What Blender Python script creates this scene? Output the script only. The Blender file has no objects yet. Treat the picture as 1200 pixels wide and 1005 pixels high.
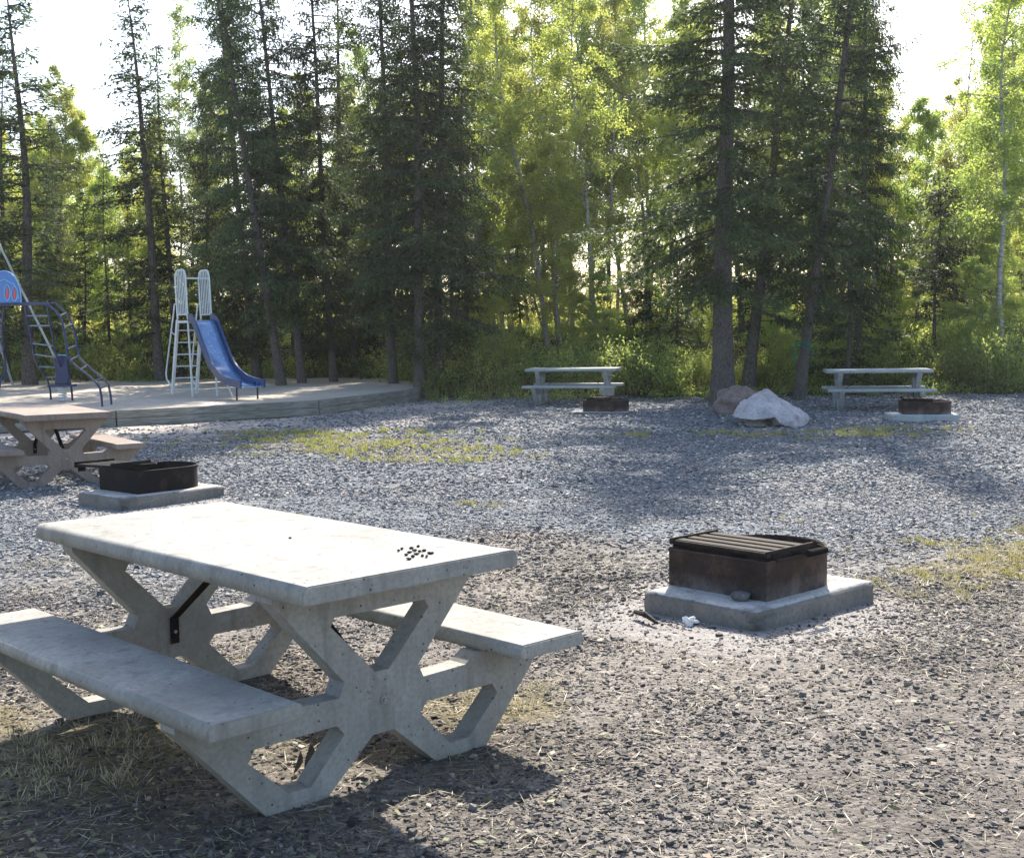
import bpy, bmesh, math, random
import numpy as np
from mathutils import Vector, Matrix
from mathutils.geometry import tessellate_polygon
R = math.radians
S = bpy.context.scene
COL = S.collection
rng = np.random.default_rng(7)
random.seed(7)

# ------------------------------------------------------------------ camera
F, PITCH, ROLL, CH = 1458.58, 0.0769, -0.0135, 1.4952
_c, _s = math.cos(PITCH), math.sin(PITCH)
FW = Vector((0, _c, -_s)); _up = Vector((0, _s, _c)); _rt = Vector((1, 0, 0))
RT = _rt*math.cos(ROLL) + _up*math.sin(ROLL)
UP = _up*math.cos(ROLL) - _rt*math.sin(ROLL)
cd = bpy.data.cameras.new('camera'); cam = bpy.data.objects.new('camera', cd); COL.objects.link(cam)
cd.sensor_width = 36; cd.lens = F/1200*36; cd.clip_end = 2000; cd.clip_start = 0.05
m = Matrix((RT, UP, -FW)).transposed().to_4x4(); m.translation = (0, 0, CH)
cam.matrix_world = m; S.camera = cam

def at(u, v, Y):                     # point seen at pixel (u, v) of the photo at distance Y
    d = FW + RT*((u-600)/F) - UP*((v-502.5)/F)
    return Vector((0, 0, CH)) + d*(Y/d.y)
def gx(u, Y, z=0.0):                 # x of the vertical line through pixel column u at distance Y, height z
    v = 390
    for _ in range(4):
        p = at(u, v, Y); v += (p.z - z)*F/Y
    return at(u, v, Y).x

# ------------------------------------------------------------------ noise
def _h(ix, iy, s):
    n = (ix.astype(np.int64)*374761393 + iy.astype(np.int64)*668265263 + s*2147483647) & 0xffffffff
    n = ((n ^ (n >> 13))*1274126177) & 0xffffffff
    return ((n ^ (n >> 16)) & 0xffff)/65535.0
def vnoise(x, y, s=0):
    ix, iy = np.floor(x), np.floor(y); fx, fy = x-ix, y-iy
    fx = fx*fx*(3-2*fx); fy = fy*fy*(3-2*fy)
    a = _h(ix, iy, s); b = _h(ix+1, iy, s); c = _h(ix, iy+1, s); d = _h(ix+1, iy+1, s)
    return (a*(1-fx)+b*fx)*(1-fy) + (c*(1-fx)+d*fx)*fy
def fbm(x, y, s=0, o=4):
    t = 0; a = .5
    for i in range(o):
        t = t + a*vnoise(x*2**i, y*2**i, s+i*17); a *= .5
    return t/(1-.5**o)
def sstep(a, b, x):
    t = np.clip((x-a)/(b-a), 0, 1); return t*t*(3-2*t)
def blob(x, y, cx, cy, rx, ry, ang=0):
    c, s = math.cos(ang), math.sin(ang); dx, dy = x-cx, y-cy
    q = ((dx*c+dy*s)/rx)**2 + ((-dx*s+dy*c)/ry)**2
    return np.exp(-q)

# ------------------------------------------------------------------ ground shape and zones
PADS = [((1.202, 6.07), (.735, .678)), ((-3.40, 10.80), (.66, .751))]
def height(x, y):
    x = np.asarray(x, float); y = np.asarray(y, float)
    z = (fbm(x*.9, y*.9, 3, 4)-.5)*.05*sstep(1, 4, np.abs(y)) + (fbm(x*.25, y*.25, 9, 2)-.5)*.05
    edge = 28.3 + (fbm(x*.25, x*0, 5, 2)-.5)*1.6 + 5.0*sstep(-1.6, -4.2, x)
    z = z + sstep(0, 8, y-edge)*1.25 + sstep(1.5, 6, y-edge)*(fbm(x*.35, y*.35, 21, 3)-.5)*.5
    z = z - .012
    return z
def zones(x, y):
    n1 = fbm(x*.55, y*.55, 31, 4); n2 = fbm(x*2.2, y*2.2, 41, 4); n3 = fbm(x*6, y*6, 51, 3)
    # green / dry grass patches
    g = (blob(x, y, -2.2, 17.2, 2.6, 2.2, -.5)*1.1 + blob(x, y, -.6, 15.2, 1.2, 1.2)*.7 + blob(x, y, 3.4, 7.9, 1.7, .9, .3)*1.08
         + blob(x, y, 4.6, 9.4, 1.2, 1.0)*.7 + blob(x, y, 4.6, 17.9, 2.9, 1.1, 0)*1.25 + blob(x, y, .0, 10.7, .5, .4)*.8 + blob(x, y, 1.8, 9.7, .9, .4)*.7
         + blob(x, y, -3.8, 18.8, 1.8, 1.2)*.7 + blob(x, y, -.05, 4.9, .35, .3)*1.2 + blob(x, y, -1.6, 4.7, 1.5, .5)*.7 + blob(x, y, 2.6, 5.0, .9, .6)*.5
         + blob(x, y, -2.1, 4.0, 1.2, .9)*.9 + blob(x, y, -3.5, 7.5, 1.6, 1.2)*.5)
    grass = np.clip(sstep(.50, .95, g*.9 + (n2-.5)*1.3 + (n3-.5)*.5), 0, 1)
    dist = np.hypot(x*.8, y)
    dirt = np.clip(sstep(9.0, 7.2, dist + (n1-.5)*3.5), 0, 1)      # trampled soil in the foreground
    sand = sstep(0, 1.2, (y - (23.0 + (x+3.5)*.9)) + 4.6*0 + 2.2*blob(x, y, -4, 20.5, 3, 2)) * sstep(1.2, -1.5, x + (n1-.5)*2)
    sand = np.clip(sand + .9*blob(x, y, -5.0, 20.2, 2.6, 1.5, .7) + .7*blob(x, y, -1.6, 24.0, 1.6, 3.6, -.1), 0, 1)*sstep(.25, .5, n2+.12)
    ash = 0*x
    for (px, py), (rx, ry) in PADS:
        cx, cy = px+rx*.5-ry*.4, py+ry*.5+rx*.4
        d = np.hypot(x-cx, y-cy); ash = np.maximum(ash, sstep(1.25, .65, d + (n2-.5)*.5))
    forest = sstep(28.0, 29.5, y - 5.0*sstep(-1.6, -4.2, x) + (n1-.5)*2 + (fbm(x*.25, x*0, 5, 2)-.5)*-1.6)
    return n1, n2, n3, grass, dirt, sand, ash, forest

# ------------------------------------------------------------------ object helpers
def tag(o, label=None, cat=None, group=None, kind=None):
    if label: o['label'] = label
    if cat: o['category'] = cat
    if group: o['group'] = group
    if kind: o['kind'] = kind
    return o
def empty(name, loc=(0, 0, 0), rz=0, label=None, cat=None, group=None):
    o = bpy.data.objects.new(name, None); COL.objects.link(o); o.empty_display_size = .2
    o.location = loc; o.rotation_euler = (0, 0, rz)
    return tag(o, label, cat, group)
def link(name, me, mat=None, parent=None):
    o = bpy.data.objects.new(name, me); COL.objects.link(o)
    if mat and len(me.materials) == 0: me.materials.append(mat)
    if parent: o.parent = parent
    return o
def copy_tree(o, parent=None):
    c = o.copy(); COL.objects.link(c); c.parent = parent
    for ch in list(o.children): copy_tree(ch, c)
    return c

def np_mesh(name, V, Fc, mat=None, tint=None, smooth=False, colattr=None):
    V = np.ascontiguousarray(V, dtype=np.float32); Fc = np.ascontiguousarray(Fc, dtype=np.int32)
    me = bpy.data.meshes.new(name); n, k = Fc.shape
    me.vertices.add(len(V)); me.vertices.foreach_set('co', V.ravel())
    me.loops.add(n*k); me.loops.foreach_set('vertex_index', Fc.ravel())
    me.polygons.add(n); me.polygons.foreach_set('loop_start', np.arange(0, n*k, k, dtype=np.int32))
    me.polygons.foreach_set('loop_total', np.full(n, k, dtype=np.int32))
    me.polygons.foreach_set('use_smooth', np.full(n, smooth, dtype=bool))
    me.update(calc_edges=True)
    if tint is not None:
        a = me.attributes.new('tint', 'FLOAT', 'FACE'); a.data.foreach_set('value', np.asarray(tint, dtype=np.float32))
    if colattr is not None:
        a = me.color_attributes.new('soil', 'FLOAT_COLOR', 'POINT'); a.data.foreach_set('color', np.asarray(colattr, dtype=np.float32).ravel())
    if mat: me.materials.append(mat)
    return me

class MB:
    def __init__(s): s.v = []; s.f = []
    def add(s, V, Fs):
        b = len(s.v); s.v += [tuple(p) for p in V]; s.f += [tuple(b+i for i in f) for f in Fs]; return s
    def box(s, c, d, rz=0, M=None):
        V = [Vector((i*d[0]/2, j*d[1]/2, k*d[2]/2)) for i in (-1, 1) for j in (-1, 1) for k in (-1, 1)]
        rot = (M or Matrix.Rotation(rz, 3, 'Z'))
        V = [rot @ p + Vector(c) for p in V]
        return s.add(V, [(0, 1, 3, 2), (4, 6, 7, 5), (0, 4, 5, 1), (2, 3, 7, 6), (0, 2, 6, 4), (1, 5, 7, 3)])
    def bar(s, a, b, w, h, up=(0, 0, 1)):      # rectangular bar a->b
        a, b = Vector(a), Vector(b); d = (b-a).normalized(); u = Vector(up)
        r = d.cross(u).normalized(); u = r.cross(d).normalized()
        V = [p + r*i*w/2 + u*j*h/2 for p in (a, b) for i, j in ((-1, -1), (1, -1), (1, 1), (-1, 1))]
        return s.add(V, [(0, 3, 2, 1), (4, 5, 6, 7), (0, 1, 5, 4), (1, 2, 6, 5), (2, 3, 7, 6), (3, 0, 4, 7)])
    def tube(s, P, r, n=8, closed=False):
        P = [Vector(p) for p in P]; N = len(P); rr = r if hasattr(r, '__len__') else [r]*N
        V = []; prev = None
        for i, p in enumerate(P):
            if closed: t = (P[(i+1) % N]-P[i-1])
            else: t = P[min(i+1, N-1)]-P[max(i-1, 0)]
            t.normalize()
            if prev is None:
                x = t.orthogonal().normalized()
            else:
                x = (prev - t*prev.dot(t)).normalized()
            prev = x; y = t.cross(x)
            V += [p + (x*math.cos(2*math.pi*k/n) + y*math.sin(2*math.pi*k/n))*rr[i] for k in range(n)]
        Fs = []
        for i in range(N if closed else N-1):
            j = (i+1) % N
            for k in range(n): Fs.append((i*n+k, i*n+(k+1) % n, j*n+(k+1) % n, j*n+k))
        if not closed:
            Fs.append(tuple(range(n-1, -1, -1))); Fs.append(tuple((N-1)*n+k for k in range(n)))
        return s.add(V, Fs)
    def mesh(s, name, mat=None, smooth=False):
        me = bpy.data.meshes.new(name); me.from_pydata(s.v, [], s.f)
        bm = bmesh.new(); bm.from_mesh(me); bmesh.ops.recalc_face_normals(bm, faces=bm.faces); bm.to_mesh(me); bm.free()
        if smooth:
            for p in me.polygons: p.use_smooth = True
        if mat: me.materials.append(mat)
        return me
    def build(s, name, mat=None, parent=None, bevel=0, seg=2, smooth=False, tagk=None):
        o = link(name, s.mesh(name, None, smooth), mat, parent)
        if bevel:
            b = o.modifiers.new('bevel', 'BEVEL'); b.width = bevel; b.segments = seg; b.limit_method = 'ANGLE'; b.angle_limit = R(35)
            for p in o.data.polygons: p.use_smooth = True
            if hasattr(o.data, 'set_sharp_from_angle'): pass
            w = o.modifiers.new('wn', 'WEIGHTED_NORMAL'); w.keep_sharp = False
        return o

# ------------------------------------------------------------------ materials
def newmat(name):
    mt = bpy.data.materials.new(name); mt.use_nodes = True
    nt = mt.node_tree; nt.nodes.clear()
    out = nt.nodes.new('ShaderNodeOutputMaterial')
    return mt, nt, out
def N(nt, t, **kw):
    n = nt.nodes.new(t)
    for k, v in kw.items():
        if k in n.inputs.keys() if isinstance(k, str) else False: n.inputs[k].default_value = v
        else: setattr(n, k, v)
    return n
def tex(nt, kind, scale, coord='Object', detail=4, rough=.55, dim=None):
    tc = nt.nodes.new('ShaderNodeTexCoord')
    if kind == 'noise':
        n = nt.nodes.new('ShaderNodeTexNoise'); n.inputs['Scale'].default_value = scale
        n.inputs['Detail'].default_value = detail; n.inputs['Roughness'].default_value = rough
    else:
        n = nt.nodes.new('ShaderNodeTexVoronoi'); n.inputs['Scale'].default_value = scale
    if coord == 'World':
        g = nt.nodes.new('ShaderNodeNewGeometry'); nt.links.new(g.outputs['Position'], n.inputs['Vector'])
    else: nt.links.new(tc.outputs[coord], n.inputs['Vector'])
    return n
def ramp(nt, src, stops):
    r = nt.nodes.new('ShaderNodeValToRGB'); e = r.color_ramp.elements
    while len(e) < len(stops): e.new(.5)
    for el, (p, c) in zip(e, stops):
        el.position = p; el.color = (*c, 1) if hasattr(c, '__len__') else (c, c, c, 1)
    nt.links.new(src, r.inputs['Fac']); return r
def mixc(nt, fac, a, b, mode='MIX'):
    n = nt.nodes.new('ShaderNodeMix'); n.data_type = 'RGBA'; n.blend_type = mode
    for i, v in ((0, fac), (6, a), (7, b)):
        if isinstance(v, bpy.types.NodeSocket): nt.links.new(v, n.inputs[i])
        elif i == 0: n.inputs[i].default_value = v
        else: n.inputs[i].default_value = (*v, 1)
    return n.outputs[2]
def bump(nt, src, strength=.3, dist=.01):
    b = nt.nodes.new('ShaderNodeBump'); b.inputs['Strength'].default_value = strength; b.inputs['Distance'].default_value = dist
    nt.links.new(src, b.inputs['Height']); return b.outputs['Normal']
def bsdf(nt, out, color, rough=.8, metal=0, normal=None, spec=.5, coat=0):
    p = nt.nodes.new('ShaderNodeBsdfPrincipled')
    if isinstance(color, bpy.types.NodeSocket): nt.links.new(color, p.inputs['Base Color'])
    else: p.inputs['Base Color'].default_value = (*color, 1)
    if isinstance(rough, bpy.types.NodeSocket): nt.links.new(rough, p.inputs['Roughness'])
    else: p.inputs['Roughness'].default_value = rough
    p.inputs['Metallic'].default_value = metal; p.inputs['Specular IOR Level'].default_value = spec
    p.inputs['Coat Weight'].default_value = coat
    if normal is not None: nt.links.new(normal, p.inputs['Normal'])
    nt.links.new(p.outputs[0], out.inputs[0]); return p

def concrete(name, a, b, stain, pit=55):
    mt, nt, out = newmat(name)
    n1 = tex(nt, 'noise', 3.5, detail=6); n2 = tex(nt, 'noise', 60, detail=3); v = tex(nt, 'vor', pit)
    n3 = tex(nt, 'noise', 1.3, detail=8, rough=.7); n4 = tex(nt, 'noise', 9, detail=5, rough=.7)
    c = ramp(nt, n1.outputs[0], [(.3, a), (.7, b)]).outputs[0]
    c = mixc(nt, ramp(nt, n3.outputs[0], [(.49, 0), (.70, .6)]).outputs[0], c, stain)
    c = mixc(nt, ramp(nt, n4.outputs[0], [(.52, 0), (.78, .5)]).outputs[0], c, tuple(x*.72 for x in a))
    c = mixc(nt, ramp(nt, n2.outputs[0], [(.35, .35), (.6, 0)]).outputs[0], c, tuple(x*.6 for x in a))
    tc_ = nt.nodes.new('ShaderNodeTexCoord'); mp_ = nt.nodes.new('ShaderNodeMapping'); mp_.inputs['Scale'].default_value = (16, 16, 2.2); nt.links.new(tc_.outputs['Object'], mp_.inputs[0])
    nd = nt.nodes.new('ShaderNodeTexNoise'); nd.inputs['Scale'].default_value = 1; nd.inputs['Detail'].default_value = 6; nt.links.new(mp_.outputs[0], nd.inputs[0])
    c = mixc(nt, ramp(nt, nd.outputs[0], [(.54, 0), (.7, .5)]).outputs[0], c, tuple(x*.55 for x in a))   # old run-off stains
    # scattered air holes: only some voronoi cells have one
    msk = nt.nodes.new('ShaderNodeMath'); msk.operation = 'MULTIPLY'
    r1 = ramp(nt, v.outputs['Distance'], [(.09, 1), (.19, 0)]).outputs[0]; v.inputs['Randomness'].default_value = 1
    sp = nt.nodes.new('ShaderNodeSeparateColor'); nt.links.new(v.outputs['Color'], sp.inputs[0])
    r2 = ramp(nt, sp.outputs[0], [(.82, 0), (.84, 1)]).outputs[0]
    nt.links.new(r1, msk.inputs[0]); nt.links.new(r2, msk.inputs[1])
    c = mixc(nt, msk.outputs[0], c, (.05, .048, .045))
    v3 = tex(nt, 'vor', 16); c = mixc(nt, ramp(nt, v3.outputs['Distance'], [(.03, .8), (.07, 0)]).outputs[0], c, (.10, .095, .085))
    inv = nt.nodes.new('ShaderNodeMath'); inv.operation = 'SUBTRACT'
    nt.links.new(n2.outputs[0], inv.inputs[0]); nt.links.new(msk.outputs[0], inv.inputs[1])
    bsdf(nt, out, c, .88, normal=bump(nt, inv.outputs[0], .35, .004), spec=.3)
    return mt
M = {}
M['concrete'] = concrete('concrete', (.27, .263, .243), (.40, .39, .355), (.185, .17, .14), 34)
M['plug'] = concrete('plug_mortar', (.27, .265, .25), (.34, .33, .31), (.25, .24, .22))
M['red_concrete'] = concrete('red_concrete', (.245, .195, .165), (.34, .28, .235), (.18, .15, .13))
M['old_concrete'] = concrete('old_concrete', (.36, .38, .38), (.46, .48, .48), (.27, .28, .27))

def ash_concrete():
    mt, nt, out = newmat('pad_concrete')
    n1 = tex(nt, 'noise', 5, detail=7, rough=.65); n2 = tex(nt, 'noise', 40, detail=4); n3 = tex(nt, 'noise', 2.2, detail=6, rough=.7)
    c = ramp(nt, n1.outputs[0], [(.3, (.10, .10, .095)), (.7, (.235, .23, .215))]).outputs[0]
    c = mixc(nt, ramp(nt, n3.outputs[0], [(.45, 0), (.62, .8)]).outputs[0], c, (.24, .21, .185))
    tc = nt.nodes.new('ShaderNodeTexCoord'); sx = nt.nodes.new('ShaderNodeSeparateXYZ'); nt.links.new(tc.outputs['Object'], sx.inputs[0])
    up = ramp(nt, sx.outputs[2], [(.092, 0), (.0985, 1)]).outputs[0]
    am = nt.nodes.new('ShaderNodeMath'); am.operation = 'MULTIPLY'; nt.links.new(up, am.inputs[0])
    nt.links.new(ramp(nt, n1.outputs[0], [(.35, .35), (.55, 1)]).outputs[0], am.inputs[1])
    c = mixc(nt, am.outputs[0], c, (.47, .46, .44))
    c = mixc(nt, ramp(nt, n2.outputs[0], [(.3, .6), (.48, 0)]).outputs[0], c, (.10, .095, .09))
    bsdf(nt, out, c, .92, normal=bump(nt, n2.outputs[0], .6, .008), spec=.2); return mt
M['pad'] = ash_concrete()

def steel(name, a, b, c3, rough=.62):
    mt, nt, out = newmat(name)
    n1 = tex(nt, 'noise', 7, detail=7, rough=.65); n2 = tex(nt, 'noise', 45, detail=4)
    c = ramp(nt, n1.outputs[0], [(.3, a), (.52, b), (.7, c3)]).outputs[0]
    c = mixc(nt, ramp(nt, n2.outputs[0], [(.5, 0), (.7, .5)]).outputs[0], c, tuple(x*.5 for x in a))
    if name == 'rusty_steel':
        tc = nt.nodes.new('ShaderNodeTexCoord'); sx = nt.nodes.new('ShaderNodeSeparateXYZ'); nt.links.new(tc.outputs['Object'], sx.inputs[0])
        ml = nt.nodes.new('ShaderNodeMath'); ml.operation = 'MULTIPLY'
        nt.links.new(ramp(nt, sx.outputs[2], [(.10, .7), (.19, 0)]).outputs[0], ml.inputs[0]); nt.links.new(ramp(nt, n1.outputs[0], [(.35, 0), (.6, 1)]).outputs[0], ml.inputs[1])
        c = mixc(nt, ml.outputs[0], c, (.20, .18, .17))
    bsdf(nt, out, c, rough, .05, bump(nt, n2.outputs[0], .3, .003), spec=.18); return mt
M['rust'] = steel('rusty_steel', (.020, .015, .013), (.048, .031, .025), (.10, .062, .046))
M['black_steel'] = steel('sooty_steel', (.010, .009, .009), (.016, .013, .012), (.04, .028, .022), .8)
M['grate'] = steel('grate_steel', (.018, .014, .012), (.036, .028, .022), (.07, .05, .036), .85)
def paint(name, col, rough=.35, coat=.3, wear_glint=None):
    mt, nt, out = newmat(name); n1 = tex(nt, 'noise', 6, detail=6); n2 = tex(nt, 'noise', 30, detail=4)
    c = ramp(nt, n1.outputs[0], [(.3, tuple(x*.8 for x in col)), (.7, col)]).outputs[0]
    if wear_glint: c = mixc(nt, ramp(nt, n2.outputs[0], [(.58, 0), (.66, .8)]).outputs[0], c, wear_glint)
    bsdf(nt, out, c, ramp(nt, n1.outputs[0], [(.3, rough*.7), (.7, rough*1.5)]).outputs[0], 0, coat=coat); return mt
M['white_paint'] = paint('white_paint', (.72, .76, .76), .45, wear_glint=(.45, .46, .43))
M['navy_paint'] = paint('navy_paint', (.010, .024, .10), .4, wear_glint=(.03, .045, .10))
M['chute_side'] = paint('chute_side', (.012, .05, .17), .32)
M['chute'] = paint('chute', (.17, .32, .60), .14, coat=.8, wear_glint=(.42, .56, .76))  # lighter patches painted in for bright reflections on the chute
M['panel_blue'] = paint('panel_blue', (.05, .20, .55), .4)
M['panel_light'] = paint('panel_light', (.25, .50, .80), .4)
M['panel_red'] = paint('panel_red', (.65, .07, .08), .4)
M['black_paint'] = paint('black_paint', (.015, .015, .017), .45)
M['pole_grey'] = paint('pole_grey', (.30, .36, .35), .4)
M['steel_bolt'] = paint('steel_bolt', (.35, .33, .30), .4)
M['paper'] = paint('paper', (.8, .8, .78), .7, 0)
M['rope'] = paint('green_rope', (.01, .20, .13), .7, 0)
M['yellow'] = paint('yellow_paint', (.75, .6, .05), .5, 0)

def timber():
    mt, nt, out = newmat('weathered_timber')
    tc = nt.nodes.new('ShaderNodeTexCoord'); mp = nt.nodes.new('ShaderNodeMapping'); mp.inputs['Scale'].default_value = (1.2, 14, 14)
    nt.links.new(tc.outputs['Object'], mp.inputs[0])
    n = nt.nodes.new('ShaderNodeTexNoise'); n.inputs['Scale'].default_value = 3; n.inputs['Detail'].default_value = 6; nt.links.new(mp.outputs[0], n.inputs[0])
    n2 = tex(nt, 'noise', 1.5, detail=4)
    c = ramp(nt, n.outputs[0], [(.3, (.15, .145, .13)), (.6, (.31, .30, .265)), (.8, (.42, .40, .36))]).outputs[0]
    c = mixc(nt, ramp(nt, n2.outputs[0], [(.4, 0), (.7, .5)]).outputs[0], c, (.12, .12, .09))
    bsdf(nt, out, c, .9, normal=bump(nt, n.outputs[0], .5, .01), spec=.2); return mt
M['timber'] = timber()

def bark(name, a, b, scale=(6, 6, 1.6), bs=.9, dark=None):
    mt, nt, out = newmat(name)
    tc = nt.nodes.new('ShaderNodeTexCoord'); mp = nt.nodes.new('ShaderNodeMapping'); mp.inputs['Scale'].default_value = scale
    nt.links.new(tc.outputs['Object'], mp.inputs[0])
    n = nt.nodes.new('ShaderNodeTexNoise'); n.inputs['Scale'].default_value = 4; n.inputs['Detail'].default_value = 6; n.inputs['Roughness'].default_value = .7
    nt.links.new(mp.outputs[0], n.inputs[0])
    c = ramp(nt, n.outputs[0], [(.35, a), (.65, b)]).outputs[0]
    n2 = tex(nt, 'noise', 2.0, detail=4)
    if dark: c = mixc(nt, ramp(nt, n.outputs[0], [(.36, 1), (.44, 0)]).outputs[0], c, dark)
    else: c = mixc(nt, ramp(nt, n2.outputs[0], [(.5, 0), (.7, .5)]).outputs[0], c, (.15, .155, .14))
    bsdf(nt, out, c, .95, normal=bump(nt, n.outputs[0], bs, .03), spec=.15); return mt
M['spruce_bark'] = bark('spruce_bark', (.055, .048, .043), (.18, .16, .145), (9, 9, 4))
M['birch_bark'] = bark('birch_bark', (.28, .26, .22), (.50, .48, .43), (2, 2, 9), .3, (.05, .045, .04))
M['twig'] = bark('twig_bark', (.05, .04, .03), (.11, .09, .07))

def leafmat(name, lo, hi, trans=.5, tcol=None, rough=.55, spec=.35, objvar=.3):
    mt, nt, out = newmat(name)
    a = nt.nodes.new('ShaderNodeAttribute'); a.attribute_name = 'tint'
    c = ramp(nt, a.outputs['Fac'], [(0, lo), (1, hi)] if len(lo) == 3 else None).outputs[0]
    oi = nt.nodes.new('ShaderNodeObjectInfo'); hs = nt.nodes.new('ShaderNodeHueSaturation')
    mr = nt.nodes.new('ShaderNodeMapRange'); mr.inputs[3].default_value = 1-objvar; mr.inputs[4].default_value = 1+objvar
    nt.links.new(oi.outputs['Random'], mr.inputs[0]); nt.links.new(mr.outputs[0], hs.inputs['Value']); nt.links.new(c, hs.inputs['Color'])
    m2 = nt.nodes.new('ShaderNodeMapRange'); m2.inputs[3].default_value = .482; m2.inputs[4].default_value = .532
    fr = nt.nodes.new('ShaderNodeMath'); fr.operation = 'FRACT'; ml = nt.nodes.new('ShaderNodeMath'); ml.operation = 'MULTIPLY'; ml.inputs[1].default_value = 7.31
    nt.links.new(oi.outputs['Random'], ml.inputs[0]); nt.links.new(ml.outputs[0], fr.inputs[0]); nt.links.new(fr.outputs[0], m2.inputs[0]); nt.links.new(m2.outputs[0], hs.inputs['Hue'])
    p = nt.nodes.new('ShaderNodeBsdfPrincipled'); p.inputs['Roughness'].default_value = rough; p.inputs['Specular IOR Level'].default_value = spec
    nt.links.new(hs.outputs[0], p.inputs['Base Color'])
    t = nt.nodes.new('ShaderNodeBsdfTranslucent')
    tc_ = mixc(nt, 1.0, hs.outputs[0], tcol or (1, 1, 1), 'MULTIPLY'); nt.links.new(tc_, t.inputs[0])
    mx = nt.nodes.new('ShaderNodeMixShader'); mx.inputs[0].default_value = trans
    nt.links.new(p.outputs[0], mx.inputs[1]); nt.links.new(t.outputs[0], mx.inputs[2]); nt.links.new(mx.outputs[0], out.inputs[0]); return mt
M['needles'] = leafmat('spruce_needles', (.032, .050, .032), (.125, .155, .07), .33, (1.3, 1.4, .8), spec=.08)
M['needles_light'] = leafmat('light_spruce_needles', (.09, .12, .04), (.24, .27, .09), .4, (1.4, 1.4, .7), spec=.1)
M['birch_leaf'] = leafmat('birch_leaf', (.17, .23, .07), (.52, .53, .19), .62, (1.45, 1.45, .9), objvar=.2, spec=.2)
M['willow_leaf'] = leafmat('shrub_leaf', (.060, .100, .045), (.46, .47, .18), .56, (1.4, 1.4, .85), spec=.2)
M['dry_grass'] = leafmat('dry_grass_blade', (.16, .13, .08), (.56, .49, .33), .3, (1.1, 1.1, 1))
M['green_grass'] = leafmat('green_grass_blade', (.15, .14, .05), (.40, .36, .15), .35, (1.3, 1.3, .7))

def stonemat():
    mt, nt, out = newmat('gravel_stone')
    a = nt.nodes.new('ShaderNodeAttribute'); a.attribute_name = 'tint'
    c = ramp(nt, a.outputs['Fac'], [(0, (.045, .048, .055)), (.35, (.11, .12, .135)), (.62, (.21, .225, .245)), (.82, (.33, .335, .345)), (.93, (.34, .29, .25)), (1, (.58, .56, .54))]).outputs[0]
    n = tex(nt, 'noise', 120, 'World', detail=2)
    c = mixc(nt, .25, c, ramp(nt, n.outputs[0], [(.3, .05), (.7, .45)]).outputs[0], 'OVERLAY')
    aw = nt.nodes.new('ShaderNodeAttribute'); aw.attribute_name = 'warm'
    c = mixc(nt, aw.outputs['Fac'], c, (1.12, .95, .80), 'MULTIPLY')
    bsdf(nt, out, c, .85, spec=.15); return mt
M['stone'] = stonemat()
def groundmat():
    mt, nt, out = newmat('ground_soil')
    a = nt.nodes.new('ShaderNodeAttribute'); a.attribute_name = 'soil'
    n1 = tex(nt, 'noise', 14, 'World', detail=8, rough=.7); n2 = tex(nt, 'noise', 90, 'World', detail=5, rough=.7); v = tex(nt, 'vor', 42, 'World')
    c = mixc(nt, 1.0, a.outputs['Color'], ramp(nt, n1.outputs[0], [(.3, .72), (.7, 1.25)]).outputs[0], 'MULTIPLY')
    c = mixc(nt, 1.0, c, ramp(nt, n2.outputs[0], [(.3, .65), (.68, 1.3)]).outputs[0], 'MULTIPLY')
    sp = nt.nodes.new('ShaderNodeSeparateColor'); nt.links.new(v.outputs['Color'], sp.inputs[0])
    # alpha channel holds how gravelly the ground is
    gr = ramp(nt, sp.outputs[0], [(0, .42), (.5, .95), (1, 1.6)]).outputs[0]
    c2 = mixc(nt, 1.0, c, gr, 'MULTIPLY')
    c = mixc(nt, a.outputs['Alpha'], c, c2)
    ad = nt.nodes.new('ShaderNodeMath'); ad.operation = 'SUBTRACT'; nt.links.new(n2.outputs[0], ad.inputs[0]); nt.links.new(v.outputs['Distance'], ad.inputs[1])
    bsdf(nt, out, c, .95, normal=bump(nt, ad.outputs[0], .8, .012), spec=.15); return mt
M['ground'] = groundmat()
def sandmat():
    mt, nt, out = newmat('play_sand')
    n1 = tex(nt, 'noise', 1.2, 'World', detail=8, rough=.7); n2 = tex(nt, 'noise', 25, 'World', detail=6, rough=.7)
    c = ramp(nt, n1.outputs[0], [(.3, (.50, .43, .35)), (.7, (.68, .59, .49))]).outputs[0]
    c = mixc(nt, 1.0, c, ramp(nt, n2.outputs[0], [(.3, .75), (.7, 1.15)]).outputs[0], 'MULTIPLY')
    bsdf(nt, out, c, .95, normal=bump(nt, n2.outputs[0], .8, .03), spec=.15); return mt
M['sand'] = sandmat()
def rockmat(name, a, b, c3, sc=4):
    mt, nt, out = newmat(name)
    n1 = tex(nt, 'noise', sc, detail=8, rough=.65); n2 = tex(nt, 'noise', sc*7, detail=6, rough=.7)
    c = ramp(nt, n1.outputs[0], [(.32, a), (.52, b), (.7, c3)]).outputs[0]
    c = mixc(nt, 1.0, c, ramp(nt, n2.outputs[0], [(.3, .7), (.7, 1.2)]).outputs[0], 'MULTIPLY')
    bsdf(nt, out, c, .85, normal=bump(nt, n2.outputs[0], .7, .03), spec=.3); return mt
M['quartz'] = rockmat('pale_rock', (.36, .32, .33), (.50, .47, .48), (.62, .56, .55))
M['granite'] = rockmat('brown_rock', (.15, .115, .10), (.26, .20, .175), (.28, .26, .245))
M['char'] = rockmat('charred_wood', (.012, .011, .011), (.03, .027, .025), (.06, .055, .05), 12)
M['slate'] = rockmat('grey_rock', (.08, .08, .085), (.16, .16, .165), (.25, .24, .23), 12)

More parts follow.
